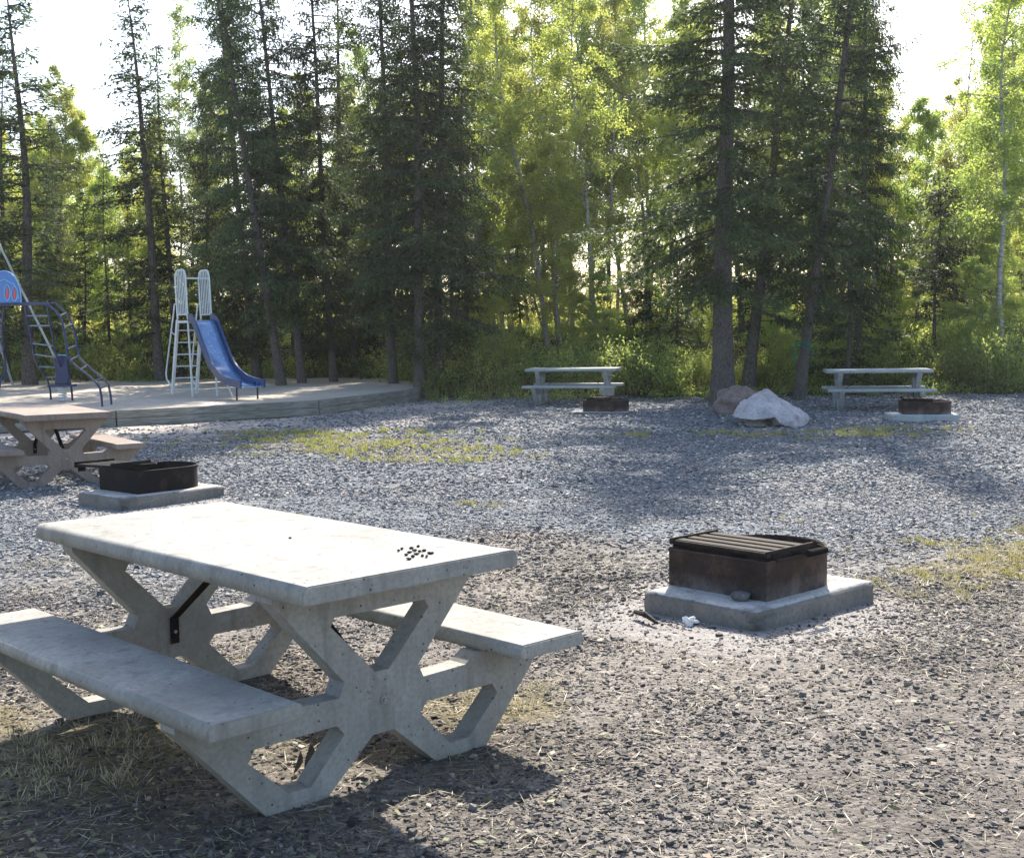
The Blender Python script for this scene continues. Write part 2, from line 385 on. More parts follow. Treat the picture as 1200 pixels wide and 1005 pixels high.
# ------------------------------------------------------------------ ground sheet
def axis(segs):
    out = [segs[0][0]]
    for a, b, st in segs:
        n = max(1, int(round((b-a)/st))); out += list(np.linspace(a, b, n+1)[1:])
    return np.array(out)
xs = axis([(-600, -60, 60), (-60, -20, 3), (-20, -8, .5), (-8, -3.2, .16), (-3.2, 4.2, .06), (4.2, 9, .16), (9, 24, .5), (24, 60, 3), (60, 600, 60)])
ys = axis([(-300, -10, 30), (-10, 2, 1), (2, 9.5, .06), (9.5, 20, .12), (20, 42, .35), (42, 90, 3), (90, 900, 60)])
X, Y = np.meshgrid(xs, ys); Z = height(X, Y)
n1, n2, n3, grass, dirt, sand, ash, forest = zones(X, Y)
c_gravel = np.array([.15, .163, .178]); c_dirt = np.array([.215, .19, .165]); c_sand = np.array([.50, .43, .37]); c_grass = np.array([.17, .145, .08])
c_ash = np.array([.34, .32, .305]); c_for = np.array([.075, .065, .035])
def lay(base, c, f): return base*(1-f[..., None]) + c*f[..., None]
Cc = np.broadcast_to(c_gravel, X.shape+(3,)).copy()
Cc = lay(Cc, c_dirt, dirt*.9); Cc = lay(Cc, c_dirt*.55, dirt*sstep(.48, .62, fbm(X*1.6, Y*1.6, 201, 4))*.6); Cc = lay(Cc, c_dirt*1.35, dirt*sstep(.52, .66, fbm(X*.9, Y*.9, 205, 4))*.6); Cc = lay(Cc, c_dirt*1.15, np.clip(sstep(.55, .7, n1)*.35, 0, 1))
duff_shade = np.clip(blob(X, Y, -1.5, 3.5, 1.25, .95, -.2)*1.1 + blob(X, Y, -.2, 4.35, .6, .35)*.7, 0, 1)*sstep(.3, .5, n2+.1)  # dark duff, with the table's shade deepened in the soil colour
Cc = lay(Cc, np.array([.085, .07, .05]), duff_shade*.85); Cc = lay(Cc, c_sand, sand*.85); Cc = lay(Cc, c_grass, grass*.9); Cc = lay(Cc, c_ash, ash*.75); Cc = lay(Cc, c_for, forest)
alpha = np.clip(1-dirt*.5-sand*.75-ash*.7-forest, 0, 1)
ny, nx = X.shape
idx = np.arange(nx*ny).reshape(ny, nx)
Fq = np.stack([idx[:-1, :-1], idx[:-1, 1:], idx[1:, 1:], idx[1:, :-1]], -1).reshape(-1, 4)
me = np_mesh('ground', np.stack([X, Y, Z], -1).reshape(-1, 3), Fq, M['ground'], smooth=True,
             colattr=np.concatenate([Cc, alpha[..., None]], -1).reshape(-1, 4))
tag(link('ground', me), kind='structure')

# ------------------------------------------------------------------ playground sand + timber edging
EDGE = [(-16.0, 17.0), (-8.43, 20.35), (-6.8, 21.3), (-3.72, 23.75), (-2.15, 28.1)]
def edge_y(x):
    ex = np.array([p[0] for p in EDGE]+[-1.9]); ey = np.array([p[1] for p in EDGE]+[31.5]); return np.interp(x, ex, ey)
gx_ = np.linspace(-30, -2.2, 110); tt = np.linspace(0, 1, 60)
Xs = np.repeat(gx_[None, :], 60, 0); y0 = edge_y(gx_)+.12; y1 = 34.6 + (fbm(gx_*.5, gx_*0, 77, 3)-.5)*1.5 - 3.5*sstep(-4.5, -2.2, gx_)
Ys = y0[None]*(1-tt[:, None]) + y1[None]*tt[:, None]
Zs = .235 + (fbm(Xs*.7, Ys*.7, 61, 4)-.5)*.10*sstep(0, .1, tt)[:, None] + .10*tt[:, None]
sh = lambda a: np.arange(a.size).reshape(a.shape)
i2 = sh(Xs); Fs = np.stack([i2[:-1, :-1], i2[:-1, 1:], i2[1:, 1:], i2[1:, :-1]], -1).reshape(-1, 4)
tag(link('sand', np_mesh('sand', np.stack([Xs, Ys, Zs], -1).reshape(-1, 3), Fs, M['sand'], smooth=True)), kind='structure')
tb = empty('timber_border', (-4, 23.5, 0), 0, 'long low border of weathered grey timbers holding back the playground sand', 'border')
for i in range(len(EDGE)-1):
    (ax, ay), (bx, by) = EDGE[i], EDGE[i+1]
    for k in range(2):
        off = .0 if k == 0 else .012
        L = math.hypot(bx-ax, by-ay); dx, dy = (bx-ax)/L, (by-ay)/L
        mb = MB().box((0, 0, 0), (L-.012, .15, .138))
        o = mb.build('beam', M['timber'], tb, .012)
        o.location = ((ax+bx)/2+4-dy*off, (ay+by)/2-23.5+dx*off, .055+.14*k); o.rotation_euler = (0, 0, math.atan2(dy, dx))
o = MB().box((0, 0, 0), (3.2, .15, .27)).build('beam', M['timber'], tb, .012)
o.location = (-2.08+4, 29.75-23.5, .125); o.rotation_euler = (0, 0, R(84))

# ------------------------------------------------------------------ picnic tables
TL, TW, TH, BI, BW, BH, BT = 1.894, .892, .060, .449, .327, .407, .052
half = [(.425, .69), (.425, .665), (.156, .365), (.178, .318), (.372, .322), (.425, .355), (.77, .355), (.77, .335), (.462, .0), (.235, .0), (.045, .163)]
outer = [(-a, b) for a, b in half[::-1]]
outer = half[:] + [(-a, b) for a, b in half[::-1]]
h1 = [(.03, .376), (-.03, .376), (-.205, .557), (-.19, .585), (.19, .585), (.205, .557)]
h2 = [(.192, .228), (.162, .194), (.296, .053), (.381, .055), (.525, .187), (.50, .226)]
h3 = [(-a, b) for a, b in h2[::-1]]
def trestle_mesh(u0, u1):
    loops = [outer, h1, h2, h3]
    tris = tessellate_polygon([[Vector((a, b, 0)) for a, b in l] for l in loops])
    flat = [p for l in loops for p in l]; n = len(flat)
    bm = bmesh.new()
    A = [bm.verts.new((u0, a, b)) for a, b in flat]; B = [bm.verts.new((u1, a, b)) for a, b in flat]
    for t in tris:
        bm.faces.new([A[i] for i in t]); bm.faces.new([B[i] for i in t[::-1]])
    k = 0
    for l in loops:
        for i in range(len(l)):
            j = (i+1) % len(l); bm.faces.new((A[k+i], A[k+j], B[k+j], B[k+i]))
        k += len(l)
    bmesh.ops.recalc_face_normals(bm, faces=bm.faces)
    bmesh.ops.dissolve_limit(bm, angle_limit=.02, verts=bm.verts, edges=bm.edges)
    me = bpy.data.meshes.new('trestle'); bm.to_mesh(me); bm.free(); return me
def add_bevel(o, w, seg=2):
    b = o.modifiers.new('bevel', 'BEVEL'); b.width = w; b.segments = seg; b.limit_method = 'ANGLE'; b.angle_limit = R(30)
def slab(name, c, d, mat, parent, bev=.018):
    bm = bmesh.new(); bmesh.ops.create_cube(bm, size=1)
    for v in bm.verts: v.co = Vector((v.co.x*d[0], v.co.y*d[1], v.co.z*d[2]))
    te = [e for e in bm.edges if all(v.co.z > d[2]/2-1e-5 for v in e.verts) and abs(e.verts[0].co.x-e.verts[1].co.x) > .1]
    bmesh.ops.bevel(bm, geom=te, offset=bev*1.5, segments=6, affect='EDGES', profile=.5)
    be = [e for e in bm.edges if len(e.link_faces) == 2 and e.calc_face_angle() > R(50)]
    bmesh.ops.bevel(bm, geom=be, offset=.0045, segments=2, affect='EDGES')
    for f in bm.faces: f.smooth = abs(f.normal.z) < .98 and abs(f.normal.x) < .9
    me = bpy.data.meshes.new(name); bm.to_mesh(me); bm.free()
    for v in me.vertices: v.co += Vector(c)
    return link(name, me, mat, parent)
def picnic(mat, loc, rz, label, brace=True):
    t = empty('picnic_table', loc, rz, label, 'picnic table')
    slab('tabletop', (TL/2, 0, .75-TH/2), (TL, TW, TH), mat, t)
    for s in (-1, 1): slab('bench_seat', (TL/2, s*(BI+BW/2), BH-BT/2), (TL, BW, BT), mat, t)
    for uu in (.243, TL-.243):
        for vv in (.53, .68, -.53, -.68): MB().tube([(uu, vv, BH-.002), (uu, vv, BH+.0008)], .016, 16).build('plug', M['plug'], t)
        for vv in (.30, -.30): MB().tube([(uu, vv, .748), (uu, vv, .7508)], .016, 16).build('plug', mat, t)
    for u0, u1, d in ((.2, .285, 1), (TL-.285, TL-.2, -1)):
        me_ = trestle_mesh(u0, u1); o = link('trestle', me_, mat, t); add_bevel(o, .007, 2)
        inner = u1 if d > 0 else u0
        out_ = u0 if d > 0 else u1
        for xx, sg in ((out_, -d), (inner, d)):
            b = MB().tube([(xx-.004*sg, 0, .275), (xx+.006*sg, 0, .275)], .013, 14).tube([(xx+.0065*sg, 0, .275), (xx+.016*sg, 0, .275)], .007, 6)
            b.build('bolt', M['steel_bolt'], o)
        x0 = inner + d*.006
        mb = MB().bar((x0, 0, .225), (x0, 0, .335), .038, .006, up=(1, 0, 0))
        mb.bar((x0, 0, .331), (x0+d*.50, 0, .672), .038, .006, up=(0, 0, 1) if 0 else (-d*.6, 0, 1))
        mb.bar((x0+d*.495, 0, .6825), (x0+d*.60, 0, .6825), .038, .006)
        mb.build('brace', M['black_steel'], t)
    return t
# local x = along the table towards its far end, local y = left-hand side
near = picnic(M['concrete'], (-.3067, 3.9543, 0), 2.336, 'large pale concrete picnic table in the foreground with small black pebbles on its top')
ax2 = (-.55, .835)
p2 = picnic(M['red_concrete'], (-4.49, 12.62, -.01), math.atan2(ax2[1], ax2[0]), 'reddish brown concrete picnic table in front of the blue climbing ladders')
def far_table(corner_front_left, ang, label):
    a = Vector((math.cos(ang), math.sin(ang))); l = Vector((-a.y, a.x))
    o = Vector(corner_front_left) + l*TW/2
    return picnic(M['old_concrete'], (o.x, o.y, float(height(o.x, o.y))), ang, label)
far_table((.28, 25.7), R(-13), 'weathered grey picnic table by the bushes just left of the big central spruce trunk')
far_table((5.84, 23.0), R(-9), 'weathered grey picnic table at the forest edge to the right of the boulders')

# pebbles on the table top
TM = Matrix.Translation((-.3067, 3.9543, 0)) @ Matrix.Rotation(2.336, 4, 'Z')
def rock_mesh(name, sx, sy, sz, seed, mat, sub=2, rough=.25, flat=True):
    bm = bmesh.new(); bmesh.ops.create_icosphere(bm, subdivisions=sub, radius=1); r = random.Random(seed)
    off = Vector((r.random()*9, r.random()*9, r.random()*9))
    from mathutils import noise
    for v in bm.verts:
        d = 1 + rough*(noise.noise(v.co*1.3+off)*1.4 + .5*noise.noise(v.co*3+off))
        v.co = Vector((v.co.x*d*sx, v.co.y*d*sy, v.co.z*d*sz))
    me = bpy.data.meshes.new(name); bm.to_mesh(me); bm.free(); me.materials.append(mat)
    if not flat:
        for p in me.polygons: p.use_smooth = True
    return me
spots = [(467, 645), (471, 643), (476, 650), (480, 647), (482, 642), (484, 652), (488, 649), (492, 646), (490, 640), (495, 651), (500, 652), (503, 648), (506, 648), (497, 645), (486, 645), (479, 655)]
def onplane(u, v, z):
    d = FW + RT*((u-600)/F) - UP*((v-502.5)/F); t = (z-CH)/d.z; return Vector((0, 0, CH)) + d*t
for i, (u, v) in enumerate(spots):
    p = onplane(u, v+1, .75)
    me_ = rock_mesh('pebble', random.uniform(.008, .014), random.uniform(.005, .008), .005, 100+i, M['char'], 1)
    o = link('pebble', me_); o.location = (p.x, p.y, .7545); o.rotation_euler = (0, 0, random.uniform(0, 3))
    tag(o, 'small black pebble in the scattered cluster on the foreground table top', 'pebble', 'black pebbles on the foreground table')
for u, v in ((340, 631), (451, 618)):
    p = onplane(u, v, .75); o = link('crumb', rock_mesh('crumb', .007, .005, .004, u, M['char'], 1)); o.location = (p.x, p.y, .7535)
    tag(o, 'tiny dark crumb lying alone near the %s of the foreground table top' % ('middle' if u == 340 else 'back edge'), 'crumb')

# ------------------------------------------------------------------ fire pits
# local x = towards the rounded end of the ring, local y = along its flat side; origin = pad corner nearest the viewer
def ring_path():
    P = [(.235, .765), (.235, .118)]
    x1 = .235+.46; cy = .4415; r = .3235
    P += [(x1*t+.235*(1-t), .118) for t in (.33, .66)]
    P += [(x1+r*math.sin(a), cy-r*math.cos(a)) for a in np.linspace(0, math.pi, 25)]
    P += [(x1*t+.235*(1-t), .765) for t in (.66, .33)]
    return P
def ring_mesh(z0, z1, th=.007):
    P = [Vector(p) for p in ring_path()]; n = len(P); V = []
    c = Vector((.5, .4555))
    for p in P:
        q = p + (c-p).normalized()*th*1.3
        V += [(p.x, p.y, z0), (p.x, p.y, z1), (q.x, q.y, z1), (q.x, q.y, z0)]
    Fs = []
    for i in range(n):
        j = (i+1) % n
        for k in range(4): Fs.append((i*4+k, i*4+(k+1) % 4, j*4+(k+1) % 4, j*4+k))
    mb = MB(); mb.add(V, Fs)
    # rolled top lip
    mb.tube([(p.x, p.y, z1) for p in P], .007, 6, closed=True)
    # corner lap and rivets
    mb.bar((.231, .19, z0+.002), (.231, .19, z1-.01), .03, .004, up=(1, 0, 0)) if 0 else None
    return mb
def build_grate(parent, mat, off=(0, 0, 0), tilt=0, fh=.034):
    g = MB()
    x0, x1, y0, y1, z = .275, .67, .135, .775, .334
    for x in np.linspace(x0+.055, x1-.055, 4): g.box((x, (y0+y1)/2, z+.006), (.058, y1-y0+.0, .008))
    g.bar((x0-.02, y0, z+.004), (x1+.01, y0, z+.004), .012, fh); g.bar((x0-.02, y1, z+.004), (x1+.01, y1, z+.004), .012, fh)
    for x in (x0+.01, x1-.01): g.bar((x, y0+.008, z-.004), (x, y1-.008, z-.004), .012, .022)
    o = g.build('grate', mat, parent, .0025, 1)
    for y in (y0-.010, y1+.010):       # side plates on which the grate pivots
        s = MB(); s.bar((x0+.02, y, z-.03), (x0+.10, y, z-.03), .006, .07); s.tube([(x0+.05, y-.012, z-.03), (x0+.05, y+.012, z-.03)], .013, 10)
        s.build('pivot_plate', M['black_steel'], o)
    h = MB(); ya = y0-.012
    h.tube([(x1-.22, ya, z), (x1-.20, ya-.05, z-.005), (x1-.17, ya-.075, z-.01), (x1+.0, ya-.075, z-.01), (x1+.03, ya-.05, z-.005), (x1+.05, ya+.01, z)], .007, 6)
    coil = []
    for i in range(15*10+1):
        a = i/10*2*math.pi; coil.append((x1-.17+.17*i/150, ya-.075+.016*math.cos(a), z-.01+.016*math.sin(a)))
    h.tube(coil, .0042, 5)
    h.build('handle', M['black_steel'], o)
    o.location = off; o.rotation_euler = (tilt, 0, 0)
    return o
def fire_pit(loc, r, label, rmat, gmat, goff=(0, 0, 0), tilt=0, padmat=None, sx=1.0):
    t = empty('fire_pit', loc, math.atan2(r[1], r[0]), label, 'fire pit', 'steel fire rings on concrete pads')
    bm = bmesh.new(); bmesh.ops.create_grid(bm, x_segments=28, y_segments=24, size=.5)
    me_ = bpy.data.meshes.new('x'); bm.free()
    mb = MB().box((.54, .375, .025), (1.08, .75, .15)); me_ = mb.mesh('concrete_pad')
    bm = bmesh.new(); bm.from_mesh(me_); bmesh.ops.bevel(bm, geom=[e for e in bm.edges], offset=.012, segments=2, affect='EDGES')
    bmesh.ops.subdivide_edges(bm, edges=[e for e in bm.edges if e.calc_length() > .1], cuts=14, use_grid_fill=True)
    from mathutils import noise
    for v in bm.verts:
        nn = noise.noise(v.co*9); n_ = noise.noise(v.co*25+Vector((3, 1, 2)))
        dcor = (v.co.xy - Vector((0, 0))).length
        k = .008 + .045*max(0, 1-dcor/.15)
        v.co += Vector((abs(nn)*k, abs(n_)*k, -abs(n_)*k*.5 if v.co.z > .05 else 0))
        if v.co.z > .05: v.co.z += n_*.0015
    bm.to_mesh(me_); bm.free()
    for p in me_.polygons: p.use_smooth = True
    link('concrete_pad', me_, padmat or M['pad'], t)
    ring_mesh(.097, .300).build('ring', rmat, t)
    build_grate(t, gmat, goff, tilt, .055 if goff[1] else .034)
    # ash bed inside
    return t
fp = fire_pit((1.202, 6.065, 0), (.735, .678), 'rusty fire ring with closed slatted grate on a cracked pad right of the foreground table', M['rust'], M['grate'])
o = link('ash_bed', rock_mesh('ash_bed', .36, .31, .03, 5, M['slate'], 3, .15, False), None, fp); o.location = (.60, .455, .11)
fire_pit((-3.42, 10.82, 0), (.66, .751), 'sooty black fire ring with its grate swung out, beside the reddish brown table', M['black_steel'], M['black_steel'], (-.02, .42, -.01), R(-2))
fire_pit((1.04, 22.6, -.05), (.96, -.28), 'rusty fire ring in front of the far table left of the boulders', M['rust'], M['black_steel'])
fire_pit((6.07, 19.95, 0), (.985, -.17), 'rusty fire ring on a pale pad in front of the far right table', M['rust'], M['black_steel'], padmat=M['old_concrete'])

# things lying round the near fire pit
def onground(u, v, z=0.0): return onplane(u, v, z)
p = onplane(867, 702, .1); o = link('stone', rock_mesh('stone', .058, .042, .026, 12, M['slate'], 2)); o.location = (p.x, p.y-.02, .122)
tag(o, 'flat grey stone resting on the concrete pad against the fire ring', 'stone')
p = onplane(812, 722, .0); o = link('stone', rock_mesh('stone', .035, .03, .03, 14, M['slate'], 2)); o.location = (p.x, p.y, .015)
tag(o, 'round grey stone on the soil touching the left face of the fire pit pad', 'stone')
p = onplane(809, 731, .0); o = link('crumpled_paper', rock_mesh('crumpled_paper', .036, .026, .022, 44, M['paper'], 3, .9)); o.location = (p.x, p.y, .016)
tag(o, 'small crumpled scrap of white paper beside the concrete pad of the fire pit', 'litter')
a_, b_ = onplane(744, 721, 0), onplane(770, 733, 0)
o = MB().tube([(a_.x, a_.y, .02), (a_.x*.5+b_.x*.5, a_.y*.5+b_.y*.5+.01, .03), (b_.x, b_.y, .015)], [.012, .016, .009], 7).build('charred_stick', M['char'])
tag(o, 'short charred stick lying at the left corner of the fire pit pad', 'stick')

# ------------------------------------------------------------------ boulders
wl = MB()
p = onplane(352, 905, 0)
for dx, hh, ww in ((-.02, .075, .010), (.018, .105, .017)):
    V = []
    for i in range(9):
        t = i/8; wdt = ww*math.sin(math.pi*min(1, .08+t*.95)); bx = dx+.02*math.sin(t*2.2)
        V += [(p.x+bx-wdt, p.y+.02*t*t, hh*t), (p.x+bx, p.y+.02*t*t-.004, hh*t), (p.x+bx+wdt, p.y+.02*t*t+.003, hh*t)]
    wl.add(V, [(i*3+j, i*3+j+1, i*3+j+4, i*3+j+3) for i in range(8) for j in range(2)])
tag(wl.build('withered_leaf', M['twig']), 'dark curled withered leaf standing upright under the near trestle of the foreground table', 'leaf')
def boulder(name, pts, seed, mat, label, amp=.03, cuts=3):
    from mathutils import noise
    bm = bmesh.new()
    for q in pts: bm.verts.new(q)
    r = bmesh.ops.convex_hull(bm, input=bm.verts)
    bmesh.ops.delete(bm, geom=[g for g in r['geom_interior'] if isinstance(g, bmesh.types.BMVert)], context='VERTS')
    bmesh.ops.triangulate(bm, faces=bm.faces)
    bmesh.ops.subdivide_edges(bm, edges=bm.edges, cuts=cuts, use_grid_fill=True)
    off = Vector((seed, seed*2, 0))
    bm.normal_update()
    for v in bm.verts:
        n = v.normal.copy(); k = noise.noise(v.co*3+off)*amp*1.6 + noise.noise(v.co*9+off)*amp*.7 - abs(noise.noise(v.co*5+off*2))*amp
        v.co += n*k
    me = bpy.data.meshes.new(name); bm.to_mesh(me); bm.free(); me.materials.append(mat)
    return tag(link(name, me), label, 'boulder')
bm = bmesh.new()
for blk in ([(857, 487, 19.7), (862, 479, 19.9), (884, 464, 20.0), (898, 455, 20.0), (904, 458, 20.1), (915, 468, 20.1), (922, 480, 19.7), (912, 489, 19.35), (890, 492, 19.25), (868, 491, 19.5), (880, 478, 19.55), (870, 470, 20.6), (900, 461, 20.7), (862, 488, 20.6), (915, 485, 20.9)],
            [(896, 474, 19.7), (914, 467, 20.1), (934, 477, 20.1), (948, 489, 20.0), (946, 499, 19.8), (930, 501, 19.35), (914, 497, 19.3), (905, 485, 19.35), (925, 484, 19.4), (940, 484, 20.7), (905, 474, 20.7), (900, 495, 20.2)],
            [(870, 488, 19.8), (935, 492, 19.9), (930, 508, 19.7), (880, 506, 19.7), (880, 495, 20.6), (930, 497, 20.5)]):
    vs_ = [bm.verts.new(at(*q)) for q in blk]
    r_h = bmesh.ops.convex_hull(bm, input=vs_)
me_ = bpy.data.meshes.new('boulder'); bm.to_mesh(me_); bm.free(); me_.materials.append(M['quartz'])
o = link('boulder', me_); tag(o, 'large pale pinkish white angular boulder with a pointed top on the gravel', 'boulder')
md = o.modifiers.new('remesh', 'REMESH'); md.mode = 'VOXEL'; md.voxel_size = .018
for nm, sz, st in (('cleft', .22, .085), ('chip', .06, .03)):
    tx = bpy.data.textures.new(nm, 'VORONOI' if nm == 'cleft' else 'CLOUDS'); tx.noise_scale = sz
    dm = o.modifiers.new(nm, 'DISPLACE'); dm.texture = tx; dm.strength = st; dm.mid_level = .5; dm.texture_coords = 'LOCAL'
bp = at(866, 476, 22.2)
o = link('boulder', rock_mesh('boulder', .47, .45, .36, 21, M['granite'], 4, .30)); o.location = (bp.x, 22.2, .10); o.rotation_euler = (0, .12, .4)
tag(o, 'rounded reddish brown boulder behind the pale one, at the foot of the thickest spruce', 'boulder')

# ------------------------------------------------------------------ slide
SG = .27
D = Vector((.6, -.8, 0)); W = Vector((.8, .6, 0)); T0 = Vector((-6.47, 26.1, 0)); ZU = Vector((0, 0, 1))
def sp(s, w, z): return T0 + D*s + W*w + ZU*z
sl = empty('playground_slide', (0, 0, 0), 0, 'white metal playground slide with a dark blue chute and barred guard panels', 'slide')
path = [(-.05, 1.86), (.12, 1.83), (.30, 1.66), (.62, 1.26), (.95, .92), (1.25, .74), (1.6, .62), (2.0, .56), (2.42, .53)]
from mathutils import geometry
def smooth(P, n=4):
    Q = []
    for i in range(len(P)-1):
        p0, p1, p2, p3 = [np.array(P[max(0, min(len(P)-1, i+k))]) for k in (-1, 0, 1, 2)]
        for j in range(n):
            t = j/n; Q.append(tuple(.5*((2*p1)+(-p0+p2)*t+(2*p0-5*p1+4*p2-p3)*t*t+(-p0+3*p1-3*p2+p3)*t**3)))
    Q.append(P[-1]); return Q
Sp = smooth(path)
prof = [(-.25, .12), (-.23, .0), (-.12, -.02), (.12, -.02), (.23, 0), (.25, .12)]
def normal2(i):
    a = Sp[max(0, i-1)]; b = Sp[min(len(Sp)-1, i+1)]; d = (b[0]-a[0], b[1]-a[1]); l = math.hypot(*d); return (-d[1]/l, d[0]/l)
V = []; Fs = []
for i, (s, z) in enumerate(Sp):
    nx_, nz_ = normal2(i)
    for w, h in prof[1:-1]: V.append(sp(s+nx_*h, w, z+nz_*h))
k = 4
for i in range(len(Sp)-1):
    for j in range(k-1): Fs.append((i*k+j, i*k+j+1, (i+1)*k+j+1, (i+1)*k+j))
o = MB().add(V, Fs).build('chute', M['chute'], sl, smooth=True); so = o.modifiers.new('s', 'SOLIDIFY'); so.thickness = .01
for sgn in (-1, 1):
    V = []; Fs = []
    for i, (s, z) in enumerate(Sp):
        nx_, nz_ = normal2(i)
        for w, h in ((.232, -.03), (.268, -.03), (.268, .125), (.232, .125)): V.append(sp(s+nx_*h, sgn*w, z+nz_*h))
    for i in range(len(Sp)-1):
        for j in range(4): Fs.append((i*4+j, i*4+(j+1) % 4, (i+1)*4+(j+1) % 4, (i+1)*4+j))
    Fs += [(3, 2, 1, 0), tuple((len(Sp)-1)*4+j for j in range(4))]
    MB().add(V, Fs).build('chute_side', M['chute_side'], sl)
for w in (-.22, .22): MB().tube([sp(2.15, w, .53), sp(2.15, w, .2)], .018, 8).build('chute_leg', M['black_paint'], sl)
MB().tube([sp(.95, 0, .88), sp(1.12, .06, .5), sp(1.30, .12, .2)], .018, 8).build('brace_leg', M['white_paint'], sl)
MB().box(sp(-.33, 0, 1.82), (.58, .56, .05), math.atan2(D.y, D.x)).build('platform', M['white_paint'], sl)
for w in (-.26, .26):
    g = MB()
    c = [sp(-.60, w, 1.88), sp(-.66, w, 2.75), sp(-.60, w, 2.86), sp(-.52, w, 2.90), sp(-.24, w, 2.90), sp(-.16, w, 2.87), sp(-.11, w, 2.78), sp(-.05, w, 1.86)]
    g.tube(c, .02, 8)
    g.tube([sp(-.59, w, 1.97), sp(-.06, w, 1.97)], .014, 6)
    for t_ in np.linspace(0, 1, 7)[1:-1]:
        g.tube([sp(-.59+.53*t_, w, 1.97), sp(-.63+.50*t_, w, 2.885 if .1 < t_ < .9 else 2.83)], .012, 6)
    g.build('guard_panel', M['white_paint'], sl)
    MB().bar(sp(-.60, w, 1.86), sp(-1.02, w*1.05, .2), .045, .09, up=D).build('stringer', M['white_paint'], sl)
    MB().tube([sp(-.68, w, 2.2), sp(-.74, w, 2.2), sp(-.86, w, 1.9), sp(-1.28, w*1.1, .75), sp(-1.26, w*1.1, .6), sp(-.98, w*1.05, .42)], .017, 8).tube([sp(-.70, w, 1.52), sp(-.96, w*1.03, 1.62)], .012, 6).build('handrail', M['white_paint'], sl)
    MB().tube([sp(-.05, w, 1.84), sp(.10, w*1.05, .2)], .022, 8).build('leg', M['white_paint'], sl)
MB().tube([sp(-.14, -.26, 2.72), sp(-.14, .26, 2.72)], .018, 8).build('crossbar', M['white_paint'], sl)
for i in range(6):
    t_ = (i+.7)/6.3; z = 1.82-t_*1.6; s_ = -.60-.42*(1.86-z)/1.66
    MB().tube([sp(s_, -.265, z), sp(s_, .265, z)], .016, 6).build('rung', M['white_paint'], sl)
MB().box(sp(-.06, -.10, 1.42), (.02, .06, .22), .3).build('warning_tag', M['yellow'], sl)

# ------------------------------------------------------------------ climber
cl = empty('climbing_frame', (0, 0, 0), 0, 'dark blue tube climbing frame with two curved ladders and a painted half round panel', 'climbing frame')
def curve_at(pts): return [tuple(at(u, v, y)) for u, v, y in pts]
L1a = curve_at([(29, 357, 24.2), (31, 370, 24.2), (35, 388, 24.3), (38.7, 409, 24.4), (42.5, 425, 24.6), (51, 438, 24.8), (57.6, 451, 25.1), (60, 470, 25.2)])
L1b = curve_at([(55, 357, 24.1), (57, 370, 24.1), (60.5, 388, 24.2), (65, 413, 24.3), (70, 427, 24.5), (76.5, 436, 24.7), (83, 451, 25.0), (85, 470, 25.1)])
L2a = curve_at([(55, 356, 24.1), (70, 370, 23.9), (75.6, 391, 23.7), (80, 417, 23.6), (89, 428.5, 23.4), (106, 442, 23.1), (117, 455, 22.9), (120, 479, 22.8)])
L2b = curve_at([(64, 355, 24.5), (77.5, 367, 24.3), (87, 387, 24.1), (91.7, 411.5, 24.0), (96.4, 423, 23.8), (115, 439, 23.5), (127, 451, 23.3), (131, 477, 23.2)])
def lad(a, b, rmat):
    r = [tuple(p) for p in smooth(a, 3)]; q = [tuple(p) for p in smooth(b, 3)]
    MB().tube(r, .021, 8).build('rail', M['navy_paint'], cl); MB().tube(q, .021, 8).build('rail', M['navy_paint'], cl)
    for i in range(1, 8):
        k_ = int(round(i*(len(r)-1)/8.0)); MB().tube([r[k_], q[k_]], .016, 6).build('rung', rmat, cl)
M['rung_grey'] = paint('rung_grey', (.13, .19, .27), .4)
lad(L1a, L1b, M['rung_grey']); lad(L2a, L2b, M['rung_grey'])
MB().tube(curve_at([(-60, 357.5, 24.2), (55, 356.5, 24.1), (64, 355.5, 24.5), (30, 355, 24.75), (-60, 355, 24.8)]), .022, 8).build('top_rail', M['navy_paint'], cl)
MB().tube(curve_at([(5, 357, 24.2), (2, 385, 24.2), (4, 410, 24.25), (7, 432, 24.3), (0, 448, 24.2), (-4, 480, 24.1)]), .021, 8).build('post', M['navy_paint'], cl)
MB().tube(curve_at([(-22, 357, 24.2), (-24, 410, 24.25), (-20, 432, 24.3), (-26, 450, 24.2), (-30, 480, 24.1)]), .021, 8).build('post', M['navy_paint'], cl)
for v in (375, 394, 412, 430, 446): MB().tube(curve_at([(3, v, 24.22), (-24, v, 24.22)]), .016, 6).build('rung', M['rung_grey'], cl)
